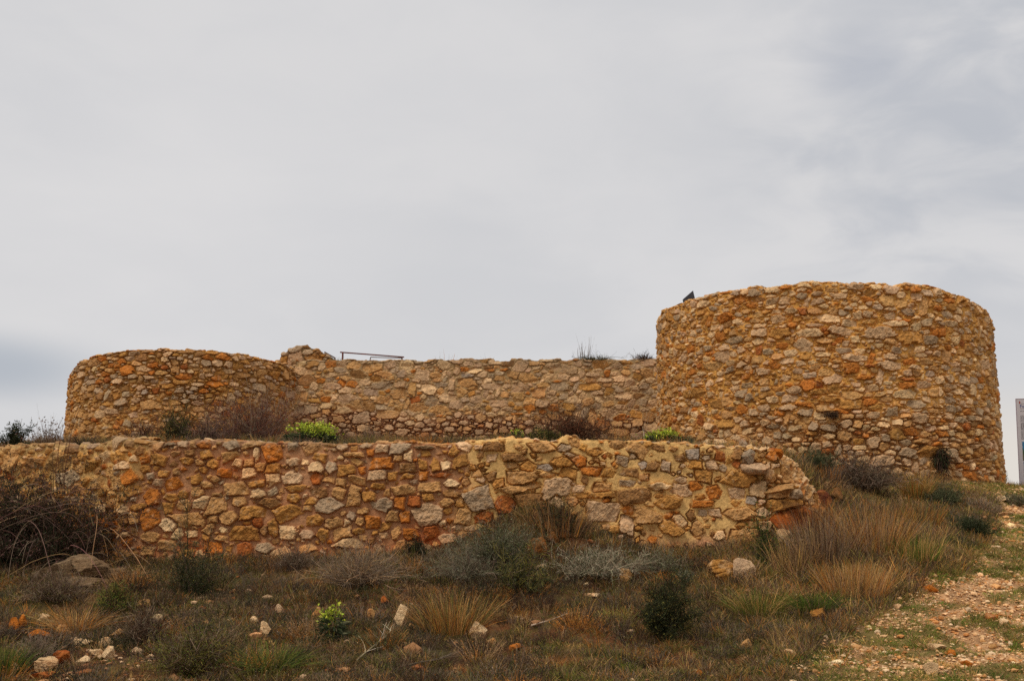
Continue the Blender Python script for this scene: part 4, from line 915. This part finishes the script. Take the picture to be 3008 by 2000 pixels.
# --- on the terrace and the wall tops
B('juniper', 'shrub', 'dark spiny shrub silhouetted at the far left end of the low wall', 45, 1312, 78, 74, 1, Y=14.9, z=zat(45, 1312, 14.9), n0=26, n1=260, n2=900, cols=['dark', 'dbrown'], nleaf=2600, lsize=(.02, .035), lcols=['dark', 'hell', 'dark2'], wild=.2)
B('dry_umbels', 'dried flowers', 'clump of dry brown seed heads against the sky at the left', 140, 1308, 108, 86, 2, Y=15.0, z=zat(140, 1310, 15.0), n0=130, n1=240, n2=0, cols=['greyb', 'mauve', 'brown'], wid=(.005, .004, .003), ndots=120, dots=['brown', 'purple', 'mauve'], up=1.4)
T('two tall bare flower stalks rising over the dry seed heads at the left', 158, 1306, 60, 112, 3, 7, ['greyb', 'brown'], Y=15.2, z=zat(150, 1308, 15.2), name='flower_stalk', cat='dried flowers', spread=.25, droop=.02, wid=.006)
T('thin dry tuft at the foot of the far tower, on its left side', 245, 1302, 90, 36, 4, 260, ['tan', 'greyb', 'straw'], Y=16.5, z=zat(245, 1304, 16.5))
B('bramble_bush', 'bush', 'reddish brown tangle of bare stems left of the dark thorn bush', 420, 1306, 150, 108, 5, Y=17, z=zat(420, 1312, 17), n0=60, n1=600, n2=1500, cols=['purple', 'brown', 'dbrown', 'redb'], nleaf=900, lcols=['dbrown', 'dark', 'redb'], wild=.25, up=.8)
B('thorn_bush', 'bush', 'dark green thorn bush standing before the far tower', 525, 1306, 125, 126, 6, Y=16.5, z=zat(525, 1312, 16.5), n0=50, n1=600, n2=1900, cols=['dark', 'dbrown', 'brown'], nleaf=5200, lsize=(.018, .03), lcols=['dark', 'dark2', 'olive'], wild=.2)
B('leafless_bush', 'bush', 'wide mauve leafless bush in front of the joint of far tower and curtain wall', 745, 1306, 300, 165, 7, Y=16.8, z=zat(735, 1312, 16.8), n0=150, n1=1700, n2=4600, cols=['redb', 'mauve', 'purple', 'purple'], wid=(.008, .005, .004), wild=.2, up=1.0, shoots=60)
B('leafless_bush', 'bush', 'lower mauve bush joining the dark thorn bush and the wide leafless one', 615, 1308, 150, 92, 8, Y=15.8, z=zat(615, 1312, 15.8), n0=80, n1=800, n2=2200, cols=['purple', 'greyb', 'dbrown'], wid=(.008, .005, .004), wild=.2, up=.9)
W_, H_ = sz(912, 1300, 158, 66, 15.2)
plant('hellebore', 'flowering plant', 'widest lime green flowering clump, on the terrace left of centre', hellebore(9, W_, H_, 26), 912, 1303, 15.2, z=zat(912, 1306, 15.2))
W_, H_ = sz(1950, 1296, 92, 36, 15.4)
plant('hellebore', 'flowering plant', 'small lime green flowering clump at the foot of the right tower', hellebore(10, W_, H_, 15), 1945, 1294, 15.4, z=zat(1945, 1300, 15.4))
T('dark green leafy tuft right beside the small lime clump', 2002, 1298, 56, 30, 11, 240, ['hell', 'dark', 'sage2'], Y=15.3, z=zat(2002, 1302, 15.3), name='leafy_plant', cat='plant', wid=.014, spread=.7)
W_, H_ = sz(1515, 1275, 16, 34, 16.5)
plant('hellebore', 'flowering plant', 'tiny lime sprig growing at the foot of the curtain wall', hellebore(12, W_ * 1.5, H_, 2, stemmed=True), 1515, 1284, 16.5, z=zat(1515, 1288, 16.5))
B('leafless_bush', 'bush', 'small thin brown bush right of the widest lime clump', 1005, 1300, 46, 56, 13, Y=16, z=zat(1005, 1306, 16), n0=24, n1=160, n2=400, cols=['brown', 'dbrown'], up=1.2)
B('leafless_bush', 'bush', 'pale brown bare bush on the terrace, second right of the widest lime clump', 1075, 1302, 84, 70, 14, Y=16.3, z=zat(1075, 1306, 16.3), n0=60, n1=500, n2=1000, cols=['tan', 'greyb', 'mauve'], wid=(.007, .004, .003), up=1.2)
B('low_shrub', 'shrub', 'low dark green mat left of the rounded brown bush', 1590, 1298, 130, 42, 15, Y=15.3, z=zat(1590, 1300, 15.3), n0=60, n1=600, n2=1500, cols=['dark', 'olive', 'dbrown'], nleaf=4200, lcols=['dark', 'dark2', 'olive'], wild=.2)
B('heath_bush', 'bush', 'rounded red-brown bush behind the middle of the low wall', 1690, 1300, 250, 112, 16, Y=15.6, z=zat(1690, 1302, 15.6), n0=110, n1=1300, n2=4200, cols=['redb', 'brown', 'dbrown'], wid=(.008, .005, .004), nleaf=2200, lsize=(.008, .014), lcols=['redb', 'dbrown', 'brown'], up=.9)
T('dry tuft leaning at the right side of the rounded brown bush', 1815, 1302, 70, 66, 17, 170, ['straw', 'tan', 'orange'], Y=15.8, z=zat(1815, 1305, 15.8))
T('single pale stalk leaning left before the right tower', 1893, 1302, 10, 104, 18, 3, ['pale'], Y=15.6, z=zat(1893, 1302, 15.6), name='flower_stalk', cat='dried flowers', spread=.3, droop=.0, wid=.010)
B('low_shrub', 'shrub', 'small dark tuft where the curtain wall top meets the right tower', 1893, 1054, 62, 26, 19, Y=CWY + .2, z=ctop - .02, n0=60, n1=500, n2=900, cols=['dbrown', 'dark', 'redb'], nleaf=1600, lcols=['dbrown', 'dark'])
T('sparse upright stalks with seed heads on the curtain wall top', 1716, 1056, 50, 74, 20, 20, ['greyb', 'brown'], Y=CWY + .3, z=ctop - .02, name='teasel', cat='dried flowers', spread=.08, droop=.01, wid=.014)
B('low_shrub', 'shrub', 'flat dark growth along the curtain wall top', 1745, 1056, 120, 12, 21, Y=CWY + .25, z=ctop - .03, n0=90, n1=700, n2=900, cols=['dark', 'dbrown', 'olive'], nleaf=1800, lcols=['dark', 'dark2'])
T('few hair-thin grasses on the middle of the curtain wall top', 1312, 1056, 60, 34, 22, 14, ['tan', 'olive', 'greyb'], Y=CWY + .3, z=ctop - .02, spread=.4, wid=.009, droop=.1)
T('wispy stems on the curtain wall top, right of the hair-thin grasses', 1432, 1056, 50, 26, 23, 7, ['tan', 'greyb'], Y=CWY + .3, z=ctop - .02, spread=.9, wid=.008, droop=.0)
T('short tuft beside the post of the red handrail', 997, 1056, 30, 18, 24, 26, ['olive', 'dbrown'], Y=CWY + .3, z=ctop - .02, spread=.6, wid=.01)
def on_tower(px, py): 
    d = pixdir(px, py); dn = math.hypot(d[0], d[1]); dx, dy = d[0] / dn, d[1] / dn; b = -(dx * RX + dy * RY); tt = -b - math.sqrt(b * b - (RX * RX + RY * RY - RR_ * RR_)); return np.array([dx * tt, dy * tt, EYE + d[2] / dn * tt])
def hanging(label, px, py, w_, h_, seed, cols):
    p = on_tower(px, py); rng = np.random.default_rng(seed); g = Geo(); n = 420; W_, H_ = w_ * p[1] / F, h_ * p[1] / F
    P0 = rng.normal(0, 1, (n, 3)) * np.array([W_ * .22, .03, H_ * .25]); D = rdir(rng, n, -.6) + np.array([0, -.5, 0]); D /= np.linalg.norm(D, axis=1)[:, None]
    g.ribbons(curves(P0, D, H_ * rng.uniform(.2, .5, n), 4, np.tile([0, 0, -.5], (n, 1)), rng, .1), .008 * np.ones((1, 4)), gcol(rng, cols, n), rng)
    o = g.build('hanging_plant', M_TWIG); o.location = p + np.array([-.02, -.05, 0]); return tag(o, label, 'plant')
hanging('blackish dead clump hanging low on the right tower, near its right side', 2764, 1342, 40, 66, 31, ['dbrown', 'dark', 'dbrown'])
hanging('small dark fringe of roots in a joint at the centre of the right tower', 2445, 1216, 46, 18, 32, ['dbrown', 'brown'])
B('low_shrub', 'shrub', 'small green bush at the foot of the right tower, against the sky', 2946, 1426, 26, 46, 33, Y=21.3, z=zat(2946, 1426, 21.3), n0=24, n1=200, n2=500, cols=['olive', 'dark'], nleaf=900, lcols=['green', 'dark', 'dark2'])
# --- the bramble mound at the left end
Wb = 3.5; c = np.array([xat(60, 13.75), 13.75, 0.]); c[2] = float(ground(c[0], c[1])) - .05
bp = bush(40, Wb, 1.0, n0=240, n1=4200, n2=13000, cols=['dbrown', 'dark', 'brown', 'purple'], nleaf=42000, lsize=(.018, .036), lcols=['dark', 'dbrown', 'dbrown', 'dark2', 'purple'], leaf=.6, wild=.25, dep=.42, up=.3)
rng = np.random.default_rng(41); g = Geo(); n = 130
P0 = np.stack([rng.uniform(-1.4, 1.35, n), rng.uniform(-.62, .1, n), rng.uniform(.0, .75, n)], -1); D = rdir(rng, n, 1.4); D[:, 1] -= .3
Lr = rng.uniform(.5, 1.15, n); P = curves(P0, D, Lr, 12, np.stack([rng.normal(0, .5, n), rng.normal(-.15, .15, n), rng.uniform(-1.5, -.4, n)], -1), rng, .05)
g.tubes(P, .0085 * np.linspace(1, .45, 12)[None], gcol(rng, ['mauve', 'greyb', 'tan', 'purple'], n), rng, 4)
bp.append(('canes', g, M_TWIG))
br = plant('bramble_mound', 'bramble', 'big dark tangle of brambles with arching canes under the left end of the low wall', bp, 70, 1600, 13.75, z=c[2])
g = Geo(); n = 5; rng = np.random.default_rng(42)
P = curves(np.stack([rng.normal(0, .05, n), np.zeros(n), np.zeros(n)], -1), np.array([[-.15, -.1, 1]] * n) + rng.normal(0, .1, (n, 3)), rng.uniform(.6, 1.3, n), 9, np.tile([.28, 0, -.1], (n, 1)), rng, .06)
g.tubes(P, .011 * np.linspace(1, .4, 9)[None], gcol(rng, ['redb', 'brown'], n), rng, 4); o = g.build('bramble_cane', M_TWIG); o.location = (xat(182, 14.25), 14.25, zat(182, 1455, 14.25)); tag(o, 'reddish bramble cane curving up over the left part of the low wall', 'bramble')
# --- shrubs on the slope
B('thorn_bush', 'bush', 'open spiny grey-green bush before the left part of the low wall', 560, 1748, 190, 262, 50, n0=26, n1=420, n2=1700, cols=['dark2', 'bark', 'dark'], nleaf=4200, lsize=(.014, .026), lcols=['dark2', 'sage2', 'olive', 'dark'], leaf=.28, wild=.16, up=.9, wid=(.012, .006, .004))
B('lavender_bush', 'shrub', 'big grey-mauve dried shrub at the wall foot, left of the blackish ball', 1045, 1722, 270, 135, 51, n0=380, n1=2600, n2=2600, cols=['mauve', 'greyb', 'mauve', 'tan'], wid=(.006, .004, .003), up=.9, asym=.2, wild=.12)
B('lavender_bush', 'shrub', 'smaller brown dried shrub left of the big grey-mauve one', 868, 1672, 130, 84, 52, n0=160, n1=1000, n2=1200, cols=['greyb', 'brown', 'mauve'], wid=(.006, .004, .003), up=.9)
B('low_shrub', 'shrub', 'blackish ball-shaped shrub under the undercut of the low wall', 1222, 1634, 72, 56, 53, n0=50, n1=600, n2=1800, cols=['dark', 'dbrown'], nleaf=5200, lcols=['dark', 'dark', 'dbrown'], lsize=(.014, .022))
B('sage_bush', 'shrub', 'wide grey-green sage on the heap, left of the grassy dark shrub', 1475, 1648, 240, 120, 54, n0=200, n1=1800, n2=3000, cols=['sage2', 'greyb', 'dark2'], nleaf=9000, lsize=(.014, .026), lcols=['sage', 'sage2', 'dark2'], leaf=.4, wid=(.007, .004, .003))
B('sage_bush', 'shrub', 'loose grey sage downhill of the wide one', 1370, 1700, 210, 105, 55, n0=160, n1=1300, n2=2200, cols=['sage', 'mauve', 'greyb'], nleaf=3800, lsize=(.012, .022), lcols=['sage', 'sage2'], leaf=.35, wid=(.006, .004, .003), up=.9)
B('heath_bush', 'bush', 'dark shrub with dry grass on the earth heap against the low wall', 1640, 1570, 175, 105, 56, Y=13.6, z=zat(1640, 1572, 13.6), n0=120, n1=1400, n2=3600, cols=['dark2', 'dbrown', 'brown'], nleaf=5000, lcols=['dark', 'dark2', 'olive'], up=.8)
T('brown dry grass rising out of the dark shrub on the earth heap', 1640, 1562, 190, 120, 57, 420, ['orange', 'brown', 'tan'], Y=13.55, z=zat(1640, 1570, 13.55), spread=.5, wid=.005)
B('juniper', 'shrub', 'sparse olive juniper with bare trunks, lower centre', 1530, 1742, 190, 150, 58, n0=30, n1=520, n2=2400, cols=['bark', 'dark2', 'olive'], nleaf=7000, lsize=(.012, .02), lcols=['olive', 'dark2', 'sage2'], leaf=.35, up=1.2, wid=(.016, .006, .004))
B('sage_bush', 'shrub', 'low grey-green sage mat with pale curling twigs', 1745, 1690, 250, 84, 59, n0=220, n1=1800, n2=3200, cols=['sage', 'mauve', 'pale'], nleaf=7000, lsize=(.012, .022), lcols=['sage', 'sage2', 'dark2'], leaf=.4, wid=(.006, .004, .003))
B('sage_bush', 'shrub', 'grey sage right of the round tan rock', 1935, 1680, 150, 66, 60, n0=130, n1=900, n2=1800, cols=['sage2', 'mauve', 'greyb'], nleaf=4200, lcols=['sage', 'sage2'], leaf=.4, wid=(.006, .004, .003))
B('sapling', 'young tree', 'narrow upright green sapling before the broken end of the low wall', 2252, 1682, 66, 186, 61, Y=13.2, z=zat(2252, 1682, 13.2), n0=14, n1=170, n2=700, cols=['dark', 'olive'], nleaf=5600, lsize=(.014, .028), lcols=['dark', 'dark2', 'green', 'hell'], leaf=.5, up=2.2, wild=.06)
B('juniper', 'shrub', 'tall dark green juniper in the lower centre right', 1955, 1876, 172, 205, 62, n0=18, n1=900, n2=5600, cols=['dark', 'dark2', 'dbrown'], nleaf=15000, lsize=(.012, .024), lcols=['dark', 'dark2', 'dark2', 'olive'], leaf=.4, up=.8, wild=.18)
W_, H_ = sz(975, 1872, 74, 112)
plant('hellebore', 'flowering plant', 'lime green sprig standing alone on the slope', hellebore(63, W_, H_, 4, stemmed=True), 975, 1876)
T('orange-brown grass tuft, the largest on the slope, right of the tall standing rock', 1330, 1852, 170, 122, 64, 900, ['orange', 'straw', 'brown', 'olive'], spread=.6, wid=.006)
T('fresh green grass tuft among straw, right of the tall juniper', 2225, 1800, 150, 84, 65, 700, ['green', 'olive', 'straw', 'olive'], spread=.7, droop=.4, wid=.006)
T('dark green grass tuft left of the yellowish mossy rock', 2395, 1795, 90, 66, 66, 700, ['green', 'green', 'dark2'], spread=.7, droop=.4, wid=.006)
T('green grass tuft in the bottom left corner', 12, 1980, 90, 90, 67, 700, ['green', 'dark2', 'olive'], spread=.6, wid=.006)
T('dark green grass dome at the bottom, left of centre', 800, 1960, 150, 78, 68, 900, ['green', 'dark2', 'olive'], spread=.9, droop=.5, wid=.006)
B('heath_bush', 'bush', 'brown and green heath bush at the bottom edge, lower left', 570, 1975, 250, 150, 69, n0=260, n1=2400, n2=4200, cols=['brown', 'olive', 'dbrown', 'mauve'], nleaf=5000, lcols=['olive', 'dark2', 'green'], up=.9, wid=(.006, .004, .003))
B('lavender_bush', 'shrub', 'grey-mauve twiggy mound in the lower left among rubble', 105, 1952, 130, 84, 70, n0=180, n1=1300, n2=1800, cols=['mauve', 'greyb', 'mauve'], wid=(.006, .004, .003), up=.6)
B('lavender_bush', 'shrub', 'brown twiggy bush under the layered outcrop', 160, 1765, 170, 90, 71, n0=200, n1=1500, n2=2200, cols=['greyb', 'brown', 'mauve'], nleaf=1800, lcols=['dark2', 'olive'], wid=(.006, .004, .003), up=.8)
B('heath_bush', 'bush', 'dark leafless twigs left of the brown and green heath bush', 425, 1890, 150, 130, 72, n0=120, n1=1200, n2=2600, cols=['dbrown', 'brown', 'mauve'], wid=(.007, .004, .003), up=.8, wild=.2)
B('low_shrub', 'shrub', 'olive green shrub on the slope right of the layered outcrop', 330, 1800, 120, 92, 73, n0=50, n1=700, n2=2000, cols=['olive', 'dark2', 'brown'], nleaf=4600, lcols=['olive', 'dark2', 'green'])
T('straw tuft spilling downhill beside the tan block in the lower left', 225, 1850, 120, 84, 74, 520, ['straw', 'orange', 'tan'], spread=.8, droop=.5)
B('sage_bush', 'shrub', 'small silvery sage on the slope near the left edge', 44, 1660, 44, 36, 75, n0=40, n1=300, n2=600, cols=['sage'], nleaf=1600, lcols=['sage', 'sage'], leaf=.5)
B('sage_bush', 'shrub', 'small silvery sage beside the pale pyramid rock', 2010, 1712, 56, 40, 76, n0=40, n1=300, n2=700, cols=['sage'], nleaf=1700, lcols=['sage', 'sage2'], leaf=.5)
# right hand slope
B('lavender_bush', 'shrub', 'broad dark heather mound in front of the right tower', 2525, 1440, 240, 110, 80, n0=320, n1=2800, n2=5200, cols=['mauve', 'greyb', 'dbrown', 'brown'], nleaf=5000, lcols=['dark2', 'greyb', 'dbrown'], wid=(.007, .005, .004), up=1.0)
B('sage_bush', 'shrub', 'blue-green sage behind the broken wall end', 2400, 1378, 110, 64, 81, n0=110, n1=900, n2=1700, cols=['sage2', 'dark2'], nleaf=5200, lcols=['sage2', 'dark2', 'hell'], leaf=.4)
T('orange grass tuft at the foot of the right tower, beside the heather mound', 2690, 1462, 80, 86, 82, 620, ['orange', 'straw', 'olive'], spread=.35, wid=.008)
T('dry red-brown tuft between the broken wall end and the heather mound', 2425, 1420, 90, 50, 83, 420, ['brown', 'orange', 'mauve'], Y=15.3)
B('juniper', 'shrub', 'low grey-green cushion on the slope under the right tower', 2765, 1476, 110, 46, 84, n0=110, n1=1100, n2=2400, cols=['dark2', 'sage2'], nleaf=7000, lcols=['sage2', 'dark', 'dark2'], leaf=.4)
B('juniper', 'shrub', 'dark blue-green cushion at the left edge of the upper path', 2850, 1576, 120, 66, 85, n0=110, n1=1200, n2=2600, cols=['dark2', 'dark'], nleaf=7600, lcols=['hell', 'dark', 'sage2', 'dark2'], leaf=.4)
B('low_shrub', 'shrub', 'grey-green cushion by the pale flat rock near the crest', 2990, 1484, 80, 34, 86, n0=80, n1=700, n2=1500, cols=['sage2', 'greyb'], nleaf=4200, lcols=['sage2', 'sage', 'dark2'], leaf=.4)
for i, (lb, a_, b_, w_, h_, n, cl) in enumerate([
    ('tallest straw grass, right below the heather mound', 2560, 1620, 190, 150, 760, ['orange', 'tan', 'straw', 'brown']),
    ('tall grey-brown grass to the left of the tallest straw grass', 2420, 1650, 190, 150, 700, ['tan', 'brown', 'mauve']),
    ('straw grass fan leaning left beside the yellowish mossy rock', 2510, 1745, 190, 100, 700, ['straw', 'orange', 'tan']),
    ('olive and straw grass below the blue-green cushion', 2690, 1640, 150, 84, 520, ['olive', 'straw', 'green']),
    ('orange-brown grass clump against the broken wall end', 2380, 1560, 120, 96, 520, ['orange', 'brown', 'redb']),
    ('straw clump between the broken wall end and the tall sapling', 2330, 1670, 130, 90, 460, ['straw', 'brown', 'tan']),
    ('orange tuft under the low grey-green cushion', 2700, 1540, 120, 76, 460, ['orange', 'olive', 'brown'])]):
    T(lb, a_, b_, w_, h_, 90 + i, n, cl, spread=.45, wid=.006, droop=.18)
# dead branches on the ground
def branch(label, x0, y0, x1, y1, seed, n, cols):
    a, b = hit(x0, y0), hit(x1, y1); rng = np.random.default_rng(seed); g = Geo(); v = b - a; Lv = np.linalg.norm(v); a = a + np.array([0, 0, .04])
    M_ = curves(np.zeros((1, 3)), (v / Lv)[None], [Lv], 9, np.array([[0, 0, .05]]), rng, .06); g.tubes(M_, .016 * np.linspace(1, .4, 9)[None], gcol(rng, cols, 1), rng, 6)
    p, t, i = on(M_, rng, n, .2, 1); dd = rdir(rng, n); dd[:, 2] = np.abs(dd[:, 2]) * .25; S_ = curves(p, t * .9 + dd * .7, Lv * rng.uniform(.15, .45, n), 6, rng.normal(0, .12, (n, 3)), rng, .06); g.tubes(S_, .006 * np.linspace(1, .4, 6)[None], gcol(rng, cols, n), rng, 4)
    o = g.build('dead_branch', M_TWIG); o.location = a; return tag(o, label, 'dead branch')
branch('pale dead branch lying uphill to the tall standing rock', 1045, 1955, 1165, 1868, 1, 12, ['pale', 'mauve'])
branch('long thin dead branch along the bottom, right of the lime sprig', 1200, 1966, 1350, 1942, 2, 14, ['mauve', 'greyb'])
branch('thin dead twig on bare soil, downhill of the pale thin slab', 1560, 1850, 1665, 1818, 3, 6, ['pale', 'tan'])

# ================================================================== ground cover nobody could count
rng = np.random.default_rng(7)
def scatter(n, x0, x1, y0, y1, dens):
    X = rng.uniform(x0, x1, n); Y = rng.uniform(y0, y1, n)
    ok = (np.abs(X) < Y * .50 + .9) & (rng.uniform(0, 1, n) < dens(X, Y))
    inw = (Y > WY - .05) & (Y < WY + .62 + .6 * (X < -4.7)) & (X < X_END - .05)                # inside the masonry of the low wall
    for cx_, cy_, r_ in ((RX, RY, RR_), (LX, LY, LR)): ok &= np.hypot(X - cx_, Y - cy_) > r_ + .02
    ok &= ~inw; ok &= ~((Y > CWY - .1) & (X > cx0) & (X < cx1)); return X[ok], Y[ok]
def pd(X, Y): return pathmask(X, Y)
def heapz(X, Y): return ground(X, Y) + .0
zr = hit(2500, 1650)
def tallzone(X, Y): return np.exp(-(((X - zr[0]) / 1.5) ** 2 + ((Y - zr[1]) / 2.6) ** 2))
def cover(name, label, X, Y, per, h, r, cols, wid, spread, K=3, droop=.3, hn=None, mat=None):
    g = Geo(); n = len(X) * per; i = np.repeat(np.arange(len(X)), per); rr = r * np.sqrt(rng.uniform(0, 1, n)); a = rng.uniform(0, 6.28, n)
    dx, dy = rr * np.cos(a), rr * np.sin(a); x, y = X[i] + dx, Y[i] + dy; z = ground(x, y) - .004
    hs = (h if np.isscalar(h) else h[i]) * rng.uniform(.4, 1.1, n) * (1 - .3 * (rr / r) ** 2)
    o = np.stack([dx, dy, np.zeros(n)], -1) / r * spread; D = o + np.array([0, 0, 1.]) + rng.normal(0, .22, (n, 3)); D /= np.linalg.norm(D, axis=1)[:, None]
    bend = o * droop - np.array([0, 0, 1.]) * droop * rng.uniform(0, .8, (n, 1)) + rng.normal(0, .08, (n, 3))
    P = curves(np.stack([x, y, z], -1), D, hs, K, bend, rng)
    tone = (np.exp(rng.normal(0, .24, len(X))) * np.where(X < 2.6, .80, 1.0))[i][:, None]
    ci = rng.integers(0, len(cols), len(X))[i]; ci = np.where(rng.uniform(0, 1, n) < .3, rng.integers(0, len(cols), n), ci)
    col = np.array([lin(G[k], .85) for k in cols])[ci] * tone * np.exp(rng.normal(0, .2, n))[:, None]
    g.ribbons(P, wid * np.linspace(1, .35, K)[None] * rng.uniform(.7, 1.3, (n, 1)), col, rng)
    return g, P, col
nz_ = lambda X, Y, s, q=1.0: fbm(X * q, Y * q, s, 3)
# dry grass over the whole slope, thick and tall on the right
X, Y = scatter(17000, -8, 9.5, 8.6, 21, lambda X, Y: np.clip(.40 + .5 * sstep(-.2, .4, nz_(X, Y, 3, .9)) + .75 * tallzone(X, Y) + .5 * ((Y > 13.55) & (Y < 14.05)), 0, 1) * sstep(.75, 1.25, pd(X, Y)) * np.where(Y > 15, np.where(X > 3.5, 1, .8), 1) * np.where((Y > 17.4) & (X < 3), 0, 1))
hh_ = .08 + .09 * rng.uniform(0, 1, len(X)) + .20 * tallzone(X, Y) * rng.uniform(.5, 1, len(X)) + .06 * ((Y > 14.3) & (X < 3.4)) + .05 * ((Y > 13.55) & (Y < 14.05))
g, P, col = cover('dry_grass', '', X, Y, 34, hh_, .085, ['straw', 'orange', 'tan', 'brown', 'greyb', 'olive', 'olive', 'brown'], .0052, .7)
tag(g.build('dry_grass', M_LEAF), 'dry straw coloured grass spread over the slope', 'grass', kind='stuff')
# short green grass: along the path, in tongues across it and in patches
X, Y = scatter(26000, -7, 9.5, 8.6, 21.5, lambda X, Y: np.clip(.9 * np.exp(-((pd(X, Y) - 1.35) / .6) ** 2) + .95 * GRS(X, Y) * (pd(X, Y) < 1.3) + (.10 + .5 * sstep(.0, .4, nz_(X, Y, 19, 1.1))) * (pd(X, Y) >= 1.2), 0, 1) * np.where((Y > 14.2) & (X < 3.4), 0, 1) * np.where(X < 1, .7, 1))
g, P, col = cover('green_grass', '', X, Y, 46, .045 + .04 * rng.uniform(0, 1, len(X)), .085, ['grass', 'olive', 'olive', 'green', 'straw', 'tan'], .0065, .9, droop=.5)
tag(g.build('green_grass', M_LEAF), 'short green grass growing beside and across the gravel path', 'grass', kind='stuff')
# grey heath cushions
X, Y = scatter(11000, -8, 8.5, 8.6, 19, lambda X, Y: np.clip(.25 + .60 * sstep(-.15, .35, nz_(X, Y, 33, .8)), 0, 1) * sstep(1.15, 1.7, pd(X, Y)) * np.where((Y > 16) & (X < 3.4), 0, 1))
hh_ = .07 + .09 * rng.uniform(0, 1, len(X)) ** 2
g, P, col = cover('heath', '', X, Y, 60, hh_, .12, ['mauve', 'greyb', 'sage2', 'tan', 'brown', 'olive', 'dark2'], .0052, 1.0, droop=.1)
k = 260000; p, t, i = on(P, rng, k, .3, 1); g.leaves(p, t * .5 + rdir(rng, k, .3), rng.uniform(.010, .022, k), rng.uniform(.004, .008, k), col[i] * rng.uniform(.8, 1.3, (k, 1)), rng)
tag(g.build('heath_cover', M_LEAF), 'low grey-mauve heath twigs covering the slope', 'ground cover', kind='stuff')
X, Y = scatter(1500, -8, 7.5, 8.6, 17.5, lambda X, Y: np.clip(.25 + .8 * sstep(-.1, .35, nz_(X, Y, 133, .9)), 0, 1) * (1 - .8 * np.exp(-(((X + 4.2) / 1.1) ** 2 + ((Y - 10.5) / .6) ** 2))) * sstep(1.5, 2.1, pd(X, Y)) * np.where((Y > 15.6) & (X < 3.4), 0, 1) * (1 - .7 * tallzone(X, Y)))
g, P, col = cover('scrub', '', X, Y, 170, .13 + .13 * rng.uniform(0, 1, len(X)) ** 2, .19, ['dark2', 'greyb', 'brown', 'brown', 'tan', 'olive', 'mauve', 'orange', 'dbrown'], .005, 1.0, droop=.05, K=4)
k = 150000; p, t, i = on(P, rng, k, .3, 1); g.leaves(p, t * .5 + rdir(rng, k, .3), rng.uniform(.010, .024, k), rng.uniform(.004, .009, k), col[i] * rng.uniform(.8, 1.3, (k, 1)), rng)
tag(g.build('scrub_cover', M_LEAF), 'knee-high tangle of olive and grey-brown scrub on the slope', 'ground cover', kind='stuff')
# gravel on the path, rubble crumbs on the slope
def pebbles(name, label, X, Y, size, cols, sub):
    V0, T0 = ICO1; n = len(X); nv = len(V0)
    s = size * np.exp(rng.normal(0, .55, n)); sc = np.stack([s * rng.uniform(.8, 1.5, n), s * rng.uniform(.7, 1.2, n), s * rng.uniform(.4, .8, n)], -1)
    a = rng.uniform(0, 6.28, n); V = V0[None] * sc[:, None] * rng.uniform(.72, 1.15, (n, nv, 1)); ca, sa = np.cos(a)[:, None], np.sin(a)[:, None]
    x = V[..., 0] * ca - V[..., 1] * sa + X[:, None]; y = V[..., 0] * sa + V[..., 1] * ca + Y[:, None]; z = V[..., 2] + (ground(X, Y) + .006 + s * .12)[:, None]
    T_ = (T0[None] + (np.arange(n) * nv)[:, None, None]).reshape(-1, 3)
    c = np.array([lin(q) for q in cols])[rng.integers(0, len(cols), n)] * np.exp(rng.normal(0, .18, n))[:, None]
    o = mesh_obj(name, np.stack([x, y, z], -1), T=T_, col=np.repeat(c, nv, 0), mat=M_PEB); return tag(o, label, 'gravel', kind='stuff')
X, Y = scatter(150000, 1, 9.5, 8.6, 22, lambda X, Y: (1 - sstep(.8, 1.35, pd(X, Y))) * .95 * (1 - .8 * GRS(X, Y)))
pebbles('gravel', 'pinkish limestone gravel on the worn path', X, Y, .0095, [(204, 164, 116), (202, 160, 116), (188, 138, 86), (206, 174, 134), (176, 118, 66), (196, 154, 108)], 1)
X, Y = scatter(30000, -8, 9, 8.6, 21, lambda X, Y: np.clip(.04 + .40 * sstep(.15, .5, nz_(X, Y, 51, 1.2)) + .75 * np.exp(-(((X + 4.2) / 1.3) ** 2 + ((Y - 10.5) / .7) ** 2)) + .35 * np.exp(-(((X + 2.5) / .9) ** 2 + ((Y - 11.4) / .6) ** 2)) + .5 * ((Y > 17) & (X > 6)), 0, 1) * (pd(X, Y) > 1) * np.where((Y > 14) & (X < 3.3), 0, 1))
pebbles('rubble', 'small orange and tan stone crumbs scattered on the slope', X, Y, .019, [(170, 122, 80), (132, 80, 44), (178, 144, 108), (144, 102, 66), (108, 72, 46)], 1)
